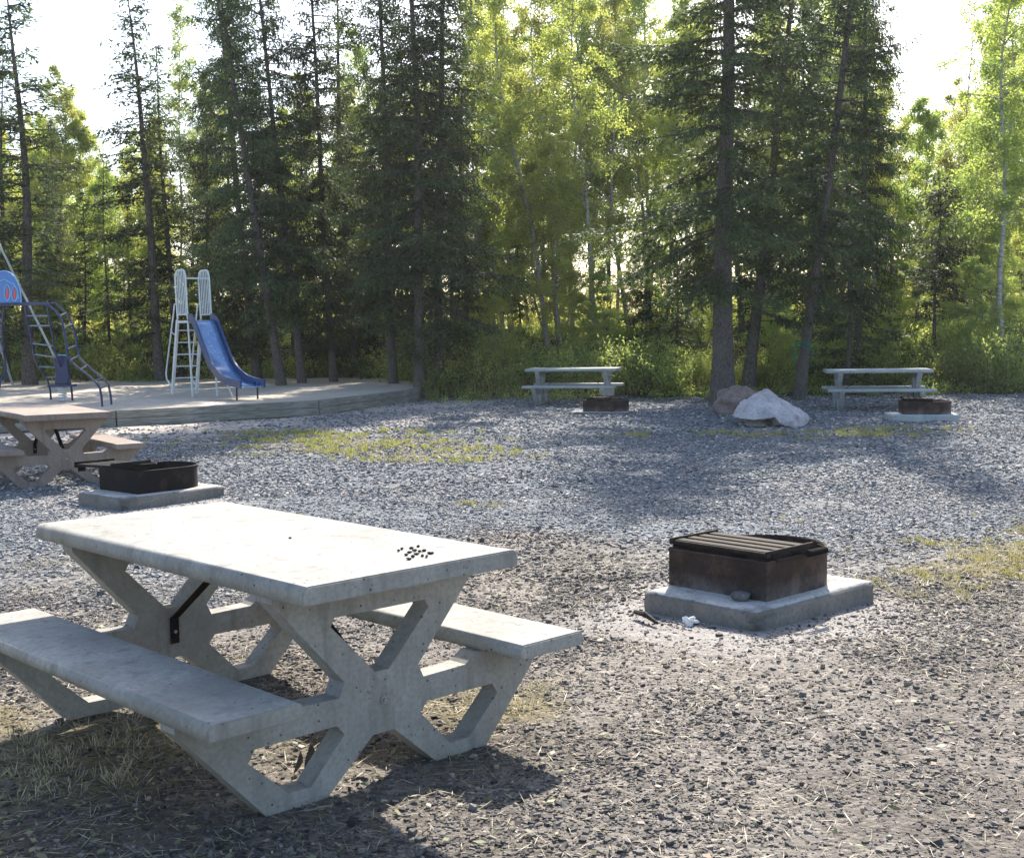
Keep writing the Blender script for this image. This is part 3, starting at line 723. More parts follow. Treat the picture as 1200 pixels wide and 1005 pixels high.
# half round panel
def disc(cx, base, rw, rh, Y, th, name, mat, par, n=26):
    pts = [(cx+rw*math.cos(a), base-rh*math.sin(a)**.9) for a in np.linspace(0, math.pi, n)]
    A = [at(u, v, Y) for u, v in pts]; B = [at(u, v, Y+th)*1 for u, v in pts]
    mb = MB(); n_ = len(pts); mb.add(A+B, [tuple(range(n_)), tuple(range(2*n_-1, n_-1, -1))]+[(i, (i+1) % n_, n_+(i+1) % n_, n_+i) for i in range(n_)])
    return mb.build(name, mat, par)
pn = disc(5, 354.5, 20.5, 38, 24.15, .03, 'panel', M['panel_blue'], cl)
for cx, cy in ((8.5, 343), (17, 344)):
    ell = [(cx+1.6*math.cos(a)*(1-.5*math.sin(a)), cy-6.5*math.sin(a)) for a in np.linspace(0, 2*math.pi, 14)[:-1]]
    ell2 = [(cx+3.6*math.cos(a), cy-9*math.sin(a)) for a in np.linspace(.6, 2*math.pi-.6+1.6, 16)]
    MB().add([at(u, v, 24.142) for u, v in ell], [tuple(range(len(ell)))]).build('red_mark', M['panel_red'], pn)
    MB().tube(curve_at([(u, v, 24.144) for u, v in ell2]), .011, 5).build('blue_swirl', M['panel_light'], pn)
MB().tube(curve_at([(-9, 340, 24.144), (-2, 330, 24.144), (6, 327, 24.144), (12, 331, 24.144), (17, 333, 24.144), (20, 340, 24.144), (22, 350, 24.144)]), .011, 5).build('blue_swirl', M['panel_light'], pn)
MB().tube(curve_at([(-14.8, 354, 24.14)]+[(5+19.9*math.cos(a), 354.5-37*math.sin(a)**.9, 24.14) for a in np.linspace(math.pi, 0, 20)]), .010, 5).build('panel_rim', M['panel_light'], pn)

# spring rider
sr = empty('spring_rider', (0, 0, 0), 0, 'small dark blue spring rider toy standing on a coil in the playground sand', 'spring rider')
c = at(73.5, 468, 24.6)
coil = [(c.x+.075*math.cos(i/10*2*math.pi), c.y+.075*math.sin(i/10*2*math.pi), .26+.0052*i) for i in range(61)]
MB().tube(coil, .014, 6).build('spring', M['white_paint'], sr)
MB().box((c.x, c.y, .58), (.52, .20, .05)).build('foot_board', M['navy_paint'], sr, .01)
bpts = [(-.13, .52), (.14, .52), (.16, .72), (.13, .98), (.10, 1.08), (-.11, 1.08), (-.15, 1.02), (-.10, .80)]
V = [(c.x+a, c.y-.07, z+.08) for a, z in bpts]+[(c.x+a, c.y+.07, z+.08) for a, z in bpts]; n_ = len(bpts)
MB().add(V, [tuple(range(n_)), tuple(range(2*n_-1, n_-1, -1))]+[(i, (i+1) % n_, n_+(i+1) % n_, n_+i) for i in range(n_)]).build('body', M['navy_paint'], sr, .02)
MB().tube([(c.x-.04, c.y-.16, 1.06), (c.x-.04, c.y+.16, 1.06)], .014, 6).build('handle', M['black_paint'], sr)
MB().box((c.x+.02, c.y, 1.18), (.20, .10, .02)).build('seat', M['panel_light'], sr)
# swing leg
sw = empty('swing_frame', (0, 0, 0), 0, 'pale grey swing frame pole slanting up out of the left edge of the picture', 'swing frame')
a_ = at(47, 452, 30.5); b_ = at(-6, 288, 28.8); c_ = at(-30, 455, 28.2)
A2 = at(90, 470, 27.2)
MB().tube([tuple(at(82, 455, 27.0)), tuple(at(-8, 272, 27.6))], .023, 10).build('leg', M['pole_grey'], sw)
MB().tube([tuple(at(15, 452, 28.6)), tuple(at(-8, 272, 27.6))][::-1], .03, 10).build('leg', M['pole_grey'], sw) if 0 else None
MB().tube([tuple(at(15.5, 452, 29.6)), tuple(at(-8, 380, 28.8)), tuple(at(-60, 230, 27.6))], .03, 10).build('leg', M['pole_grey'], sw)
MB().tube([tuple(at(-8, 272, 27.6)), tuple(at(-240, 262, 27.2))], .032, 10).build('top_bar', M['pole_grey'], sw)

# ------------------------------------------------------------------ vegetation generators
def orient_quads(P, Dr, L, Wd, up=None, bend=0.0):
    """diamond leaves: P base (n,3), Dr unit dir (n,3), L length, Wd width -> verts, faces"""
    n = len(P); rnd = rng.normal(size=(n, 3)) if up is None else up + rng.normal(size=(n, 3))*.35
    side = np.cross(Dr, rnd); side /= (np.linalg.norm(side, axis=1, keepdims=True)+1e-9)
    L = np.asarray(L).reshape(-1, 1); Wd = np.asarray(Wd).reshape(-1, 1)
    a = P; b = P + Dr*L*.5 + side*Wd*.5; c = P + Dr*L; d = P + Dr*L*.5 - side*Wd*.5
    V = np.stack([a, b, c, d], 1).reshape(-1, 3); Fq = np.arange(n*4).reshape(n, 4)
    return V, Fq
def trunk_path(H, lean, seed, wob=.06):
    r = np.random.default_rng(seed); zs = np.linspace(0, H, 14); t = zs/H
    ph = r.uniform(0, 6, 4)
    x = lean*zs*.0 + wob*(np.sin(t*4+ph[0])-math.sin(ph[0])) + wob*.4*(np.sin(t*11+ph[1])-math.sin(ph[1]))
    y = wob*(np.sin(t*4.5+ph[2])-math.sin(ph[2])) + wob*.4*(np.sin(t*9+ph[3])-math.sin(ph[3]))
    return np.stack([x, y, zs], 1)
def spruce(seed, H, Rad, cb, r0, mat, dens=1.0, clump=1.0, lower_dead=True, droop=.28):
    r = np.random.default_rng(seed); tp = trunk_path(H, 0, seed)
    mb = MB(); rad = [max(.012, r0*(1-z/H)**.85) for z in tp[:, 2]]; rad[0] = r0*1.3
    tp2 = np.vstack([[tp[0][0], tp[0][1], -.4], tp]); mb.tube(tp2, [r0*1.5]+rad, 12)
    Ps, Ds, Ls, Ws, Ts = [], [], [], [], []
    z = cb
    def tpos(z): return np.array([np.interp(z, tp[:, 2], tp[:, 0]), np.interp(z, tp[:, 2], tp[:, 1]), z])
    if lower_dead:
        for i in range(int(26)):
            zz = r.uniform(.8, cb+1.5); az = r.uniform(0, 6.28); L = r.uniform(.2, .9)
            p = tpos(zz); d = np.array([math.cos(az), math.sin(az), r.uniform(-.35, .1)])
            mb.tube([p, p+d*L*.5, p+d*L+np.array([0, 0, -.08*L])], [.014, .009, .004], 4)
    nb = 0
    while z < H-.12:
        t = (z-cb)/(H-cb)
        prof = (1-t)**.72*(.45+.55*min(1, t/.14)) if t < .14 else (1-t)**.72
        nbr = r.integers(4, 7) if dens >= 1 else r.integers(3, 6)
        for k in range(int(nbr)):
            az = r.uniform(0, 2*math.pi); L = (Rad*prof*r.uniform(.4, 1.22) + .10)
            if r.random() < .10: L *= .5
            h = np.array([math.cos(az), math.sin(az), 0]); el = (.55*t-.12) + r.normal()*.10
            p0 = tpos(z + r.uniform(-.08, .08)); m_ = max(4, int(L/.16)+3); s = np.linspace(0, 1, m_)
            dz = math.tan(el)*s*L - droop*L*s**1.5*(1.1-t*.6) + .16*L*s**3.5
            wob = np.cumsum(r.normal(size=m_)*.02*L); sd = np.array([-h[1], h[0], 0])
            C = p0 + h*(s*L)[:, None] + np.array([0, 0, 1])*dz[:, None] + sd*wob[:, None]
            mb.tube(C, list(np.linspace(.010+.010*L, .003, m_)), 4)
            # side twigs
            nt_ = int(L/.044*clump)+4; st = np.sort(r.uniform(.12, 1, nt_))
            base = np.stack([np.interp(st, s, C[:, i]) for i in range(3)], 1)
            tl = (.42*L*(1-st)**.8*(.35+st) + .10)*r.uniform(.5, 1.25, nt_); sgn = r.choice([-1, 1], nt_)
            ang = r.uniform(.6, 1.15, nt_)
            td = h[None]*np.cos(ang)[:, None] + sd[None]*(np.sin(ang)*sgn)[:, None] + np.array([0, 0, 1])*r.normal(-.30, .16, nt_)[:, None]
            td /= np.linalg.norm(td, axis=1, keepdims=True)
            for j in range(nt_):
                q = max(2, int(tl[j]/.050)); w = np.linspace(.0, 1, q)
                pp = base[j] + td[j]*(w*tl[j])[:, None] + np.array([0, 0, -.20])*(w**2*tl[j])[:, None]
                dd = td[j][None] + r.normal(size=(q, 3))*.48; dd[:, 2] -= .12
                Ps.append(pp); Ds.append(dd); Ls.append(r.uniform(.08, .17, q)); Ws.append(r.uniform(.026, .050, q))
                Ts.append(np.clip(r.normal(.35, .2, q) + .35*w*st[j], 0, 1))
            nb += 1
        z += r.uniform(.15, .30)*(1.2 if t < .35 else 1)/dens
    P_ = np.concatenate(Ps); D_ = np.concatenate(Ds); D_ /= np.linalg.norm(D_, axis=1, keepdims=True)
    V_, F_ = orient_quads(P_, D_, np.concatenate(Ls), np.concatenate(Ws), np.array([0, 0, 1.]))
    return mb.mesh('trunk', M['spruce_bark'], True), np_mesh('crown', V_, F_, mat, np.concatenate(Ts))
def birch(seed, H, Rad, cb, r0, mat, n_leaf=15000, wob=.18, leafs=.06):
    r = np.random.default_rng(seed); tp = trunk_path(H, 0, seed, wob)
    mb = MB(); rad = [max(.008, r0*(1-z/H)**.9) for z in tp[:, 2]]; tp2 = np.vstack([[tp[0][0], tp[0][1], -.4], tp]); mb.tube(tp2, [r0*1.15]+rad, 9)
    def tpos(z): return np.array([np.interp(z, tp[:, 2], tp[:, 0]), np.interp(z, tp[:, 2], tp[:, 1]), z])
    tips = []; nbr = int(20+H*4.5)
    for i in range(nbr):
        t = r.random()**.8; z = cb + (H-cb)*t*.97; az = r.uniform(0, 6.28); prof = math.sin(math.pi*min(1, .25+.78*t))**.8
        L = Rad*prof*r.uniform(.5, 1.2)+.15; el = r.uniform(.5, 1.1)
        h = np.array([math.cos(az), math.sin(az), 0]); p0 = tpos(z); s = np.linspace(0, 1, 6)
        C = p0 + h*(s*L*math.cos(el*.8))[:, None] + np.array([0, 0, 1])*(s*L*math.sin(el)-.45*L*s**2.6)[:, None]
        C[1:] += r.normal(size=(5, 3))*.03*L
        mb.tube(C, list(np.linspace(.006+.012*L, .003, 6)), 4)
        for _ in range(int(5+L*7)):
            ss = r.uniform(.25, 1.0); b = np.array([np.interp(ss, s, C[:, k]) for k in range(3)])
            d = h*r.uniform(-.2, 1)+r.normal(size=3)*.6; d[2] += r.uniform(-.5, .5); d /= np.linalg.norm(d); l2 = r.uniform(.15, .55)*(.4+.5*L)
            e = b+d*l2+np.array([0, 0, -.25*l2]); 
            if r.random() < .4: mb.tube([b, (b+e)/2+np.array([0, 0, .03]), e], [.005, .004, .002], 3)
            tips.append((b, e))
    tips = tips or [(tpos(H), tpos(H))]
    w = r.random(len(tips))**1.5; w /= w.sum()      # uneven clumps
    ch = r.choice(len(tips), n_leaf, p=w); A = np.array([t[0] for t in tips])[ch]; B = np.array([t[1] for t in tips])[ch]
    f = r.random((n_leaf, 1))**.7; P_ = A*(1-f)+B*f + r.normal(size=(n_leaf, 3))*.065
    D_ = r.normal(size=(n_leaf, 3)); D_[:, 2] -= .7; D_ /= np.linalg.norm(D_, axis=1, keepdims=True)
    cl_t = r.random(len(tips))
    V_, F_ = orient_quads(P_, D_, r.uniform(.7, 1.25, n_leaf)*leafs, r.uniform(.55, .85, n_leaf)*leafs)
    return mb.mesh('trunk', M['birch_bark'], True), np_mesh('crown', V_, F_, mat, np.clip(cl_t[ch]*.6+r.random(n_leaf)*.4, 0, 1))

SP = {
 'big': [spruce(11, 13, 2.25, 1.6, .14, M['needles']), spruce(12, 13, 2.1, 1.9, .135, M['needles']), spruce(13, 12.5, 2.4, 1.2, .13, M['needles'])],
 'thick': [spruce(14, 13, 2.95, 2.4, .225, M['needles'], 1.0, 1.1, droop=.36)],
 'slim': [spruce(15, 11, 1.25, 1.5, .10, M['needles'], .95), spruce(16, 10.5, 1.05, 1.2, .085, M['needles'], .9)],
 'young': [spruce(17, 4.2, 1.05, .35, .055, M['needles'], 1.1, 1.1, False, .15), spruce(19, 5.0, 1.25, .8, .05, M['needles_light'], 1.0, 1.0, False, .1), spruce(20, 5.4, 1.45, 1.5, .055, M['needles'], 1.1, 1.2, True, .12)],
 'light': [spruce(18, 9, 1.8, .9, .09, M['needles_light'], .95)],
}
BI_ = {
 'tall': [birch(31, 11, 1.35, 2.6, .075, M['birch_leaf'], 22000), birch(32, 10.5, 1.2, 2.2, .07, M['birch_leaf'], 25000), birch(33, 11, 1.0, 3.4, .06, M['birch_leaf'], 20000, .3)],
 'mid': [birch(34, 8, 1.3, 1.2, .055, M['birch_leaf'], 22000), birch(35, 7.5, 1.1, .9, .05, M['birch_leaf'], 25000, .25)],
 'sparse': [birch(37, 11, .85, 2.2, .05, M['birch_leaf'], 11000, .12)],
 'thin': [birch(36, 10, .55, 3.5, .035, M['birch_leaf'], 2600, .1)],
}
BASEH = {}
def plant(kind, var, u0, Y, H, u1=None, label=None, group=None, rs=1.0, name=None, rot=None, tr=1.0):
    lib = SP if kind == 's' else BI_
    key, i = var; tm, cm = lib[key][i % len(lib[key])]
    bh = BASEH.setdefault((kind, key, i % len(lib[key])), max(v.co.z for v in tm.vertices))
    x0 = gx(u0, Y, 1.0)
    x0 = at(u0, 440, Y).x; z0 = float(height(x0, Y))
    if x0 < -2.2 and Y < 34.5: z0 = max(z0, .24)
    name = name or ('spruce_tree' if kind == 's' else 'birch_tree')
    s = H/bh
    root = empty(name, (x0, Y, z0-.02), 0, label, 'tree', group)
    if u1 is not None:
        a = at(u0, 440, Y); b = at(u1, 100, Y); lean = math.atan2(b.x-a.x, b.z-a.z)
    else: lean = random.uniform(-.02, .02)
    root.rotation_euler = (random.uniform(-.015, .015), lean, 0)
    rz = random.uniform(0, 6.28) if rot is None else rot
    for nm, me_, k in (('trunk', tm, rs*tr), ('crown', cm, rs)):
        o = link(nm, me_, None, root); o.scale = (s*k, s*k, s) if nm == 'crown' else (s*k, s*k, s)
        o.rotation_euler = (0, 0, rz)
    return root
# --- named spruces
G1 = 'spruces at the forest edge'
plant('s', ('slim', 0), 35, 32, 10.6, 12, 'dark spruce at the far left edge rising behind the climbing frame panel', G1, 1.75)
plant('s', ('slim', 1), 10, 34, 8.8, 0, 'shorter dark spruce cut by the left edge of the picture', G1, 1.3)
plant('s', ('slim', 0), 188, 34, 11.0, 152, 'tall narrow spruce with a bare pointed tip standing against white sky left of the slide', G1, 1.45, rot=1)
plant('s', ('slim', 1), 213, 36, 9.4, 180, 'slender spruce close behind the tall pointed one left of the slide', G1, 1.4)
plant('s', ('light', 0), 130, 38, 6.4, 118, 'pale green young spruce in the gap left of the slide', G1, .8)
plant('s', ('big', 2), 302, 33, 12.8, 264, 'leftmost tall dark spruce of the dense clump behind the blue chute', G1, .9)
plant('s', ('big', 0), 330, 30.2, 13.2, 277, 'leaning spruce whose trunk rises just right of the end of the blue chute', G1, .78)
plant('s', ('big', 1), 354, 31, 13.4, 318, 'spruce second from the chute with a leaning grey trunk', G1, .74)
plant('s', ('big', 2), 391, 32, 13.6, 374, 'dark trunked spruce in the middle of the dense left clump', G1, .66)
plant('s', ('slim', 0), 418, 35, 12.2, 400, 'thin spruce half hidden between the dense clump and the twin spruces', G1, 1.15)
plant('s', ('big', 1), 461, 30.2, 13.0, 446, 'spruce with a brownish trunk just above the end of the timber border', G1, .78)
plant('s', ('big', 0), 492, 29.2, 13.6, 488, 'left one of the two close pale trunked spruces beyond the timber border end', G1, .92)
plant('s', ('big', 2), 514, 29.6, 13.0, 517, 'right one of the two close pale trunked spruces beyond the timber border end', G1, .9)
plant('s', ('light', 0), 548, 36, 8.6, 546, 'yellowish green spruce right of the two close pale trunks', G1, 1.0)
plant('s', ('light', 0), 432, 36, 7.6, 428, 'yellowish green spruce seen between the dense clump and the twin spruces', G1, 1.0, rot=2)
plant('s', ('thick', 0), 847, 25.4, 13.2, 851, 'huge spruce with the thickest trunk standing behind the boulders', G1, 1.0, rot=.4)
plant('s', ('slim', 0), 876, 28.6, 12.4, 906, 'thin trunked spruce just right of the thickest trunk, leaning right', G1, 1.25)
plant('s', ('big', 1), 936, 26.2, 13.0, 978, 'spruce leaning right with green rope on its trunk, left of the far right table', G1, .86)
plant('s', ('big', 0), 1004, 31, 12.4, 1016, 'dark spruce rising behind the left end of the far right table', G1, .70)
plant('s', ('young', 0), 990, 28.6, 5.2, 992, 'dense dark young spruce with branches to the ground behind the far right table', G1, 1.0)
plant('s', ('young', 2), 1092, 32, 4.9, 1096, 'small open spruce with flat bottom branches standing alone right of the dark spruces', G1, 1.1)
plant('s', ('young', 0), 790, 30.5, 3.5, 792, 'dark young spruce in the undergrowth left of the thickest trunk', G1, 1.0)
plant('s', ('young', 0), 765, 33, 4.1, 762, 'dark small spruce behind the undergrowth above the middle far fire ring', G1, .9)
plant('s', ('young', 1), 610, 37, 4.0, 612, 'small dark spruce deep between the birches above the middle far table', G1, .8)
for u, Y_, H_, lb in ((255, 36, 4.2, 'dark young spruce in the shade directly behind the slide tower'), (298, 37, 3.4, 'low young spruce in the shade just right of the blue chute'), (345, 37, 4.4, 'young spruce deep in the shade under the leaning trunks'),
                      (408, 38, 3.8, 'young spruce between the dense clump and the twin trunks, low down'), (470, 36, 3.4, 'small spruce behind the brownish trunk at the border end'), (440, 35, 2.6, 'smallest young spruce at the back of the sand'), (535, 34, 3.0, 'young spruce just right of the twin pale trunks')):
    plant('s', ('young', 0), u, Y_, H_, u, lb, G1, 1.25)
# --- named birches
G2 = 'birches behind the spruces'
plant('b', ('tall', 0), 643, 34, 11.3, 603, 'leaning birch with a pale trunk rising behind the middle far table', G2)
plant('b', ('tall', 1), 655, 37, 11.5, 640, 'birch close right of the leaning one behind the middle far table', G2)
plant('b', ('tall', 0), 706, 33, 11.0, 684, 'birch with a white lower trunk above the right end of the middle far table', G2)
plant('b', ('tall', 1), 738, 38, 11.5, 728, 'birch between the white trunked birch and the thickest spruce', G2)
plant('b', ('tall', 2), 1183, 30, 11.4, 1196, 'white trunked birch at the right edge of the picture', G2, 1.2)
plant('b', ('tall', 0), 1166, 36, 10.8, 1168, 'leafy birch just left of the white trunked one at the right edge', G2, 1.0)
plant('b', ('thin', 0), 1128, 39, 12.2, 1130, 'thin nearly leafless birch standing against the sky at upper right', G2)
plant('b', ('mid', 0), 1112, 42, 8.0, 1108, 'yellow green birch beneath the thin bare one at upper right', G2)
plant('b', ('sparse', 0), 216, 40, 11.9, 204, 'tall thin birch with sparse leaves between the pointed spruce and the dense clump', G2, .8)
plant('b', ('mid', 0), 66, 42, 9.4, 60, 'bright yellow green birch at left, below the white sky', G2, .9)
plant('b', ('mid', 1), 104, 43, 8.2, 98, 'lower yellow green birch right of the bright left one', G2, .9)
for i, (u, Y_, H_, lb) in enumerate(((572, 31, 2.6, 'short leafy birch sapling left of the middle far table'), (716, 31.5, 2.8, 'short leafy birch sapling behind the middle far fire ring'), (742, 33, 3.2, 'taller leafy sapling between the middle far fire ring and the thickest spruce'),
         (905, 31, 2.4, 'small leafy sapling between the thin trunk and the roped trunk'), (1045, 31.5, 2.7, 'leafy birch sapling behind the middle of the far right table'), (1132, 30.5, 3.0, 'leafy birch sapling right of the small flat bottomed spruce'), (1160, 32, 3.6, 'taller leafy sapling left of the white birch at the right edge'), (668, 31, 2.3, 'small leafy sapling directly behind the middle far table'))):
    plant('b', ('mid', i), u, Y_, H_, u, lb, 'birch saplings at the forest edge', 1.5, tr=.5)
# --- the many look-alikes further back
bgb = [(30, 46, 8.5), (85, 47, 8.0), (140, 46, 6.8), (165, 44, 6.6), (238, 42, 9.0), (262, 44, 10), (455, 42, 9), (545, 40, 10), (570, 38, 11.6), (588, 43, 11.8),
       (600, 40, 10.5), (622, 45, 12), (672, 39, 12), (690, 43, 12.2), (722, 44, 12.2), (758, 41, 12), (780, 44, 12), (812, 40, 11), (835, 43, 12),
       (890, 38, 11), (912, 41, 11.5), (955, 40, 11.5), (980, 38, 10.6), (1026, 37, 9.6), (1048, 41, 9.0), (1070, 40, 7.6), (1090, 45, 8.2), (1140, 46, 9.6), (1180, 41, 12), (1205, 37, 12.4),
       (1150, 34, 8.5), (1225, 41, 12), (660, 33.5, 6.5), (575, 35, 7.5), (340, 42, 8), (385, 41, 8.5), (500, 40, 9), (15, 44, 7.5), (185, 48, 7), (120, 40, 6)]
rb = random.Random(5)
for i in range(46):
    u = rb.uniform(-20, 1230); Y_ = rb.uniform(40, 62)
    top = 150+rb.uniform(-10, 60) if (u < 250 or u > 1030) else (rb.uniform(30, 170) if u < 560 else rb.uniform(-60, 90))
    bgb.append((u, Y_, min(13.5, .9+(390-top)/1458*Y_)))
for i in range(34):
    u = rb.uniform(-10, 1220); Y_ = rb.uniform(34.5, 47)
    if 690 < u < 765: continue
    bgb.append((u, Y_, rb.uniform(3.2, 6.2)))
for i, (u, Y_, H_) in enumerate(bgb):
    key = ('tall', i) if H_ > 8.7 else ('mid', i)
    plant('b', key, u, Y_, H_, u+random.uniform(-18, 10), 'yellow green birch among the mass of trees behind the spruce trunks', 'look-alike birches deep in the forest', random.uniform(.85, 1.1))
bgs = [(310, 43, 9.5), (360, 45, 9), (480, 44, 9.5), (640, 48, 12), (715, 52, 12), (820, 48, 12.5), (900, 46, 12.5), (925, 50, 12), (985, 47, 11.5), (1120, 50, 8), (-10, 42, 8), (175, 52, 7.5), (225, 50, 9), (70, 40, 7.2), (155, 41, 5.2), (245, 37, 8.5), (275, 38, 8.5), (410, 40, 8), (440, 41, 9), (530, 41, 8.5), (870, 36, 10.5), (960, 34, 10.5), (1035, 44, 8.0), (50, 36, 6.2), (100, 37, 5.2), (1215, 45, 9)]
for i, (u, Y_, H_) in enumerate(bgs):
    plant('s', (('slim', 'big')[i % 2], i), u, Y_, H_, u+random.uniform(-20, 5), 'dark spruce standing back among the birches', 'look-alike spruces deep in the forest', .95 if i % 2 == 0 else .75)
# a few beyond both sides of the picture
for u, Y_, H_, k in ((-60, 33, 11, 's'), (-150, 31, 12, 's'), (-110, 40, 9, 'b'), (1290, 31, 11, 'b'), (1360, 30, 12, 's'), (1330, 38, 10, 'b'), (-240, 30, 12, 's'), (1450, 32, 12, 's')):
    plant(k, (('slim' if k == 's' else 'tall'), 0), u, Y_, H_, u, ('spruce' if k == 's' else 'birch')+' standing just outside the view at the forest edge', 'trees beside the view')

# rope on the leaning spruce
rx = at(940, 405, 26.2)
P = []
for i in range(70):
    a = i/69*2*math.pi*3.2; P.append((rx.x+.165*math.cos(a)+.02, 26.2+.165*math.sin(a), rx.z+.12-.06*i/69*3+.02*math.sin(a*2)))
rp = empty('rope', (0, 0, 0), 0, 'bright green rope knotted round the trunk of the spruce leaning right', 'rope')
MB().tube(P, .010, 6).build('loop', M['rope'], rp)
MB().tube(curve_at([(934, 402, 25.98), (931, 410, 25.95), (932.5, 416, 25.97), (929.5, 424, 25.95)]), .016, 5).build('tail', M['rope'], rp)
MB().tube(curve_at([(945, 400, 26.05), (949, 406, 25.9), (953, 409, 25.9), (949, 415, 25.95)]), .013, 5).build('tail', M['rope'], rp)

# ------------------------------------------------------------------ shrubs and undergrowth
def shrub_cloud(cx, cy, cz, h, w, n, r, leafs=.05, tone=.5):
    ns = max(5, int(n/45)); A = []; 
    az = r.uniform(0, 6.28, ns); tilt = r.uniform(0, .75, ns); L = h*r.uniform(.5, 1.1, ns)
    d = np.stack([np.cos(az)*np.sin(tilt)*w/h*1.6, np.sin(az)*np.sin(tilt)*w/h*1.6, np.cos(tilt)], 1)
    b = np.stack([r.normal(size=ns)*w*.18, r.normal(size=ns)*w*.18, np.zeros(ns)], 1)
    k = r.integers(0, ns, n); f = r.random(n)**.65
    P = b[k]+d[k]*(L[k]*f)[:, None] + r.normal(size=(n, 3))*.05*np.array([1, 1, .8])
    P += np.array([cx, cy, cz]); D_ = d[k]*.8 + r.normal(size=(n, 3))*.8; D_ /= np.linalg.norm(D_, axis=1, keepdims=True)
    T = np.clip(tone + r.normal(size=n)*.16 + .2*(f-.5) + (r.random(ns)[k]-.5)*.3, 0, 1)
    return P, D_, r.uniform(.7, 1.5, n)*leafs, r.uniform(.3, .6, n)*leafs, T, (b+np.array([cx, cy, cz]), d, L)
r = np.random.default_rng(99)
acc = [[], [], [], [], []]
cnt = 0
while cnt < 2300:
    Yc = 28.2 + 19*r.random()**1.7; Xc = r.uniform(-.52, .52)*Yc
    n_ = fbm(np.array([Xc*.35]), np.array([Yc*.35]), 88, 3)[0]
    if Xc < -2.0 and Yc < 33.6 - 3*sstep(-4.5, -2.2, Xc): continue
    if Yc < 28.9 + (n_-.5)*1.5: continue
    if n_ < .40 and r.random() < .75: continue
    h = r.uniform(.22, .55) + .75*max(0, n_-.42)*r.random()*3.4 + (.7 if r.random() < .03 else 0)
    w = h*r.uniform(.7, 1.2); tone = np.clip(fbm(np.array([Xc*.6+50]), np.array([Yc*.6]), 91, 3)[0]*1.9-.45+r.normal()*.12, 0, 1)
    if Xc < -3: tone *= .6  # left brush dimmed, shadow put into the leaf tint
    out = shrub_cloud(Xc, Yc, float(height(Xc, Yc))-.02, h, w, int(150+190*h), r, .065 if r.random() < .6 else .09, tone)
    for a_, b_ in zip(acc, out[:5]): a_.append(b_)
    cnt += 1
for i in range(260):
    Xc = r.uniform(-2.0, 14); Yc = 28.6 - abs(r.normal())*.7
    if fbm(np.array([Xc*.8]), np.array([Yc*.8]), 333, 3)[0] < .48: continue
    h = r.uniform(.10, .34); out = shrub_cloud(Xc, Yc, float(height(Xc, Yc))-.01, h, h*1.5, 60, r, .05, r.uniform(.3, 1))
    for a_, b_ in zip(acc, out[:5]): a_.append(b_)
P_, D_, L_, W_, T_ = [np.concatenate(a_) for a_ in acc]
V_, F_ = orient_quads(P_, D_, L_, W_)
tag(link('undergrowth', np_mesh('undergrowth', V_, F_, M['willow_leaf'], T_)), 'low yellow green brush covering the bank under the trees', 'undergrowth', kind='stuff')
# taller far thicket
r = np.random.default_rng(123); acc = [[], [], [], [], []]
for i in range(430):
    Yc = r.uniform(44, 74); Xc = r.uniform(-.47, .47)*Yc; uu = 600+Xc/Yc*1458
    if 705 < uu < 755 and r.random() < .6: continue
    h = r.uniform(1.4, 3.4); out = shrub_cloud(Xc, Yc, float(height(Xc, Yc))-.05, h, h*.7, int(420), r, .15, r.uniform(.3, .9))
    for a_, b_ in zip(acc, out[:5]): a_.append(b_)
P_, D_, L_, W_, T_ = [np.concatenate(a_) for a_ in acc]
V_, F_ = orient_quads(P_, D_, L_, W_)
tag(link('far_thicket', np_mesh('far_thicket', V_, F_, M['willow_leaf'], T_)), 'far thicket of leafy saplings closing the view between the trunks', 'thicket', kind='stuff')
# tall grass / fireweed stems at the edge of the forest
n = 11000
Yg = 28.3 + 12*r.random(n)**1.8; Xg = r.uniform(-.5, .5, n)*Yg; keep = ~((Xg < -2.0) & (Yg < 33.8 - 3*sstep(-4.5, -2.2, Xg))) & (fbm(Xg*.6, Yg*.6, 101, 3) > .42); Xg, Yg = Xg[keep], Yg[keep]; n = len(Xg)
P_ = np.stack([Xg, Yg, height(Xg, Yg)-.02], 1); D_ = np.stack([r.normal(size=n)*.22, r.normal(size=n)*.22, np.ones(n)], 1); D_ /= np.linalg.norm(D_, axis=1, keepdims=True)
V_, F_ = orient_quads(P_, D_, r.uniform(.2, .65, n), r.uniform(.010, .022, n))
tag(link('tall_grass', np_mesh('tall_grass', V_, F_, M['green_grass'], np.clip(r.normal(.5, .25, n), 0, 1))), 'tall thin grass growing along the forest edge', 'grass', kind='stuff')
# individual bushes
def bush(u, Y_, h, w, tone, label, n=1400, leafs=.06):
    rr = np.random.default_rng(int(u*7+Y_)); x0 = at(u, 440, Y_).x; z0 = float(height(x0, Y_))
    if x0 < -2.2 and Y_ < 34: z0 = max(z0, .28)
    P_, D_, L_, W_, T_, (b, d, L) = shrub_cloud(0, 0, 0, h, w, n, rr, leafs, tone)
    V_, F_ = orient_quads(P_, D_, L_, W_)
    root = empty('bush', (x0, Y_, z0-.02), 0, label, 'bush', 'bushes along the forest edge')
    link('foliage', np_mesh('foliage', V_, F_, M['willow_leaf'], T_), None, root)
    mb = MB()
    for i in range(min(len(b), 22)): mb.tube([b[i], b[i]+d[i]*L[i]*.95], [.008, .003], 4)
    mb.build('stems', M['twig'], root)
bush(112, 34.6, 1.5, 1.3, .35, 'green bush at the back edge of the sand right of the climbing ladders', 2200)
bush(160, 34.8, 1.0, 1.0, .6, 'pale bush at the back of the sand left of the slide ladder', 1300)
bush(20, 34.9, 1.3, 1.2, .5, 'green bush behind the climbing frame panel at far left', 1800)
bush(385, 34.2, .8, .8, .3, 'low dark bush under the dense spruce clump', 900)
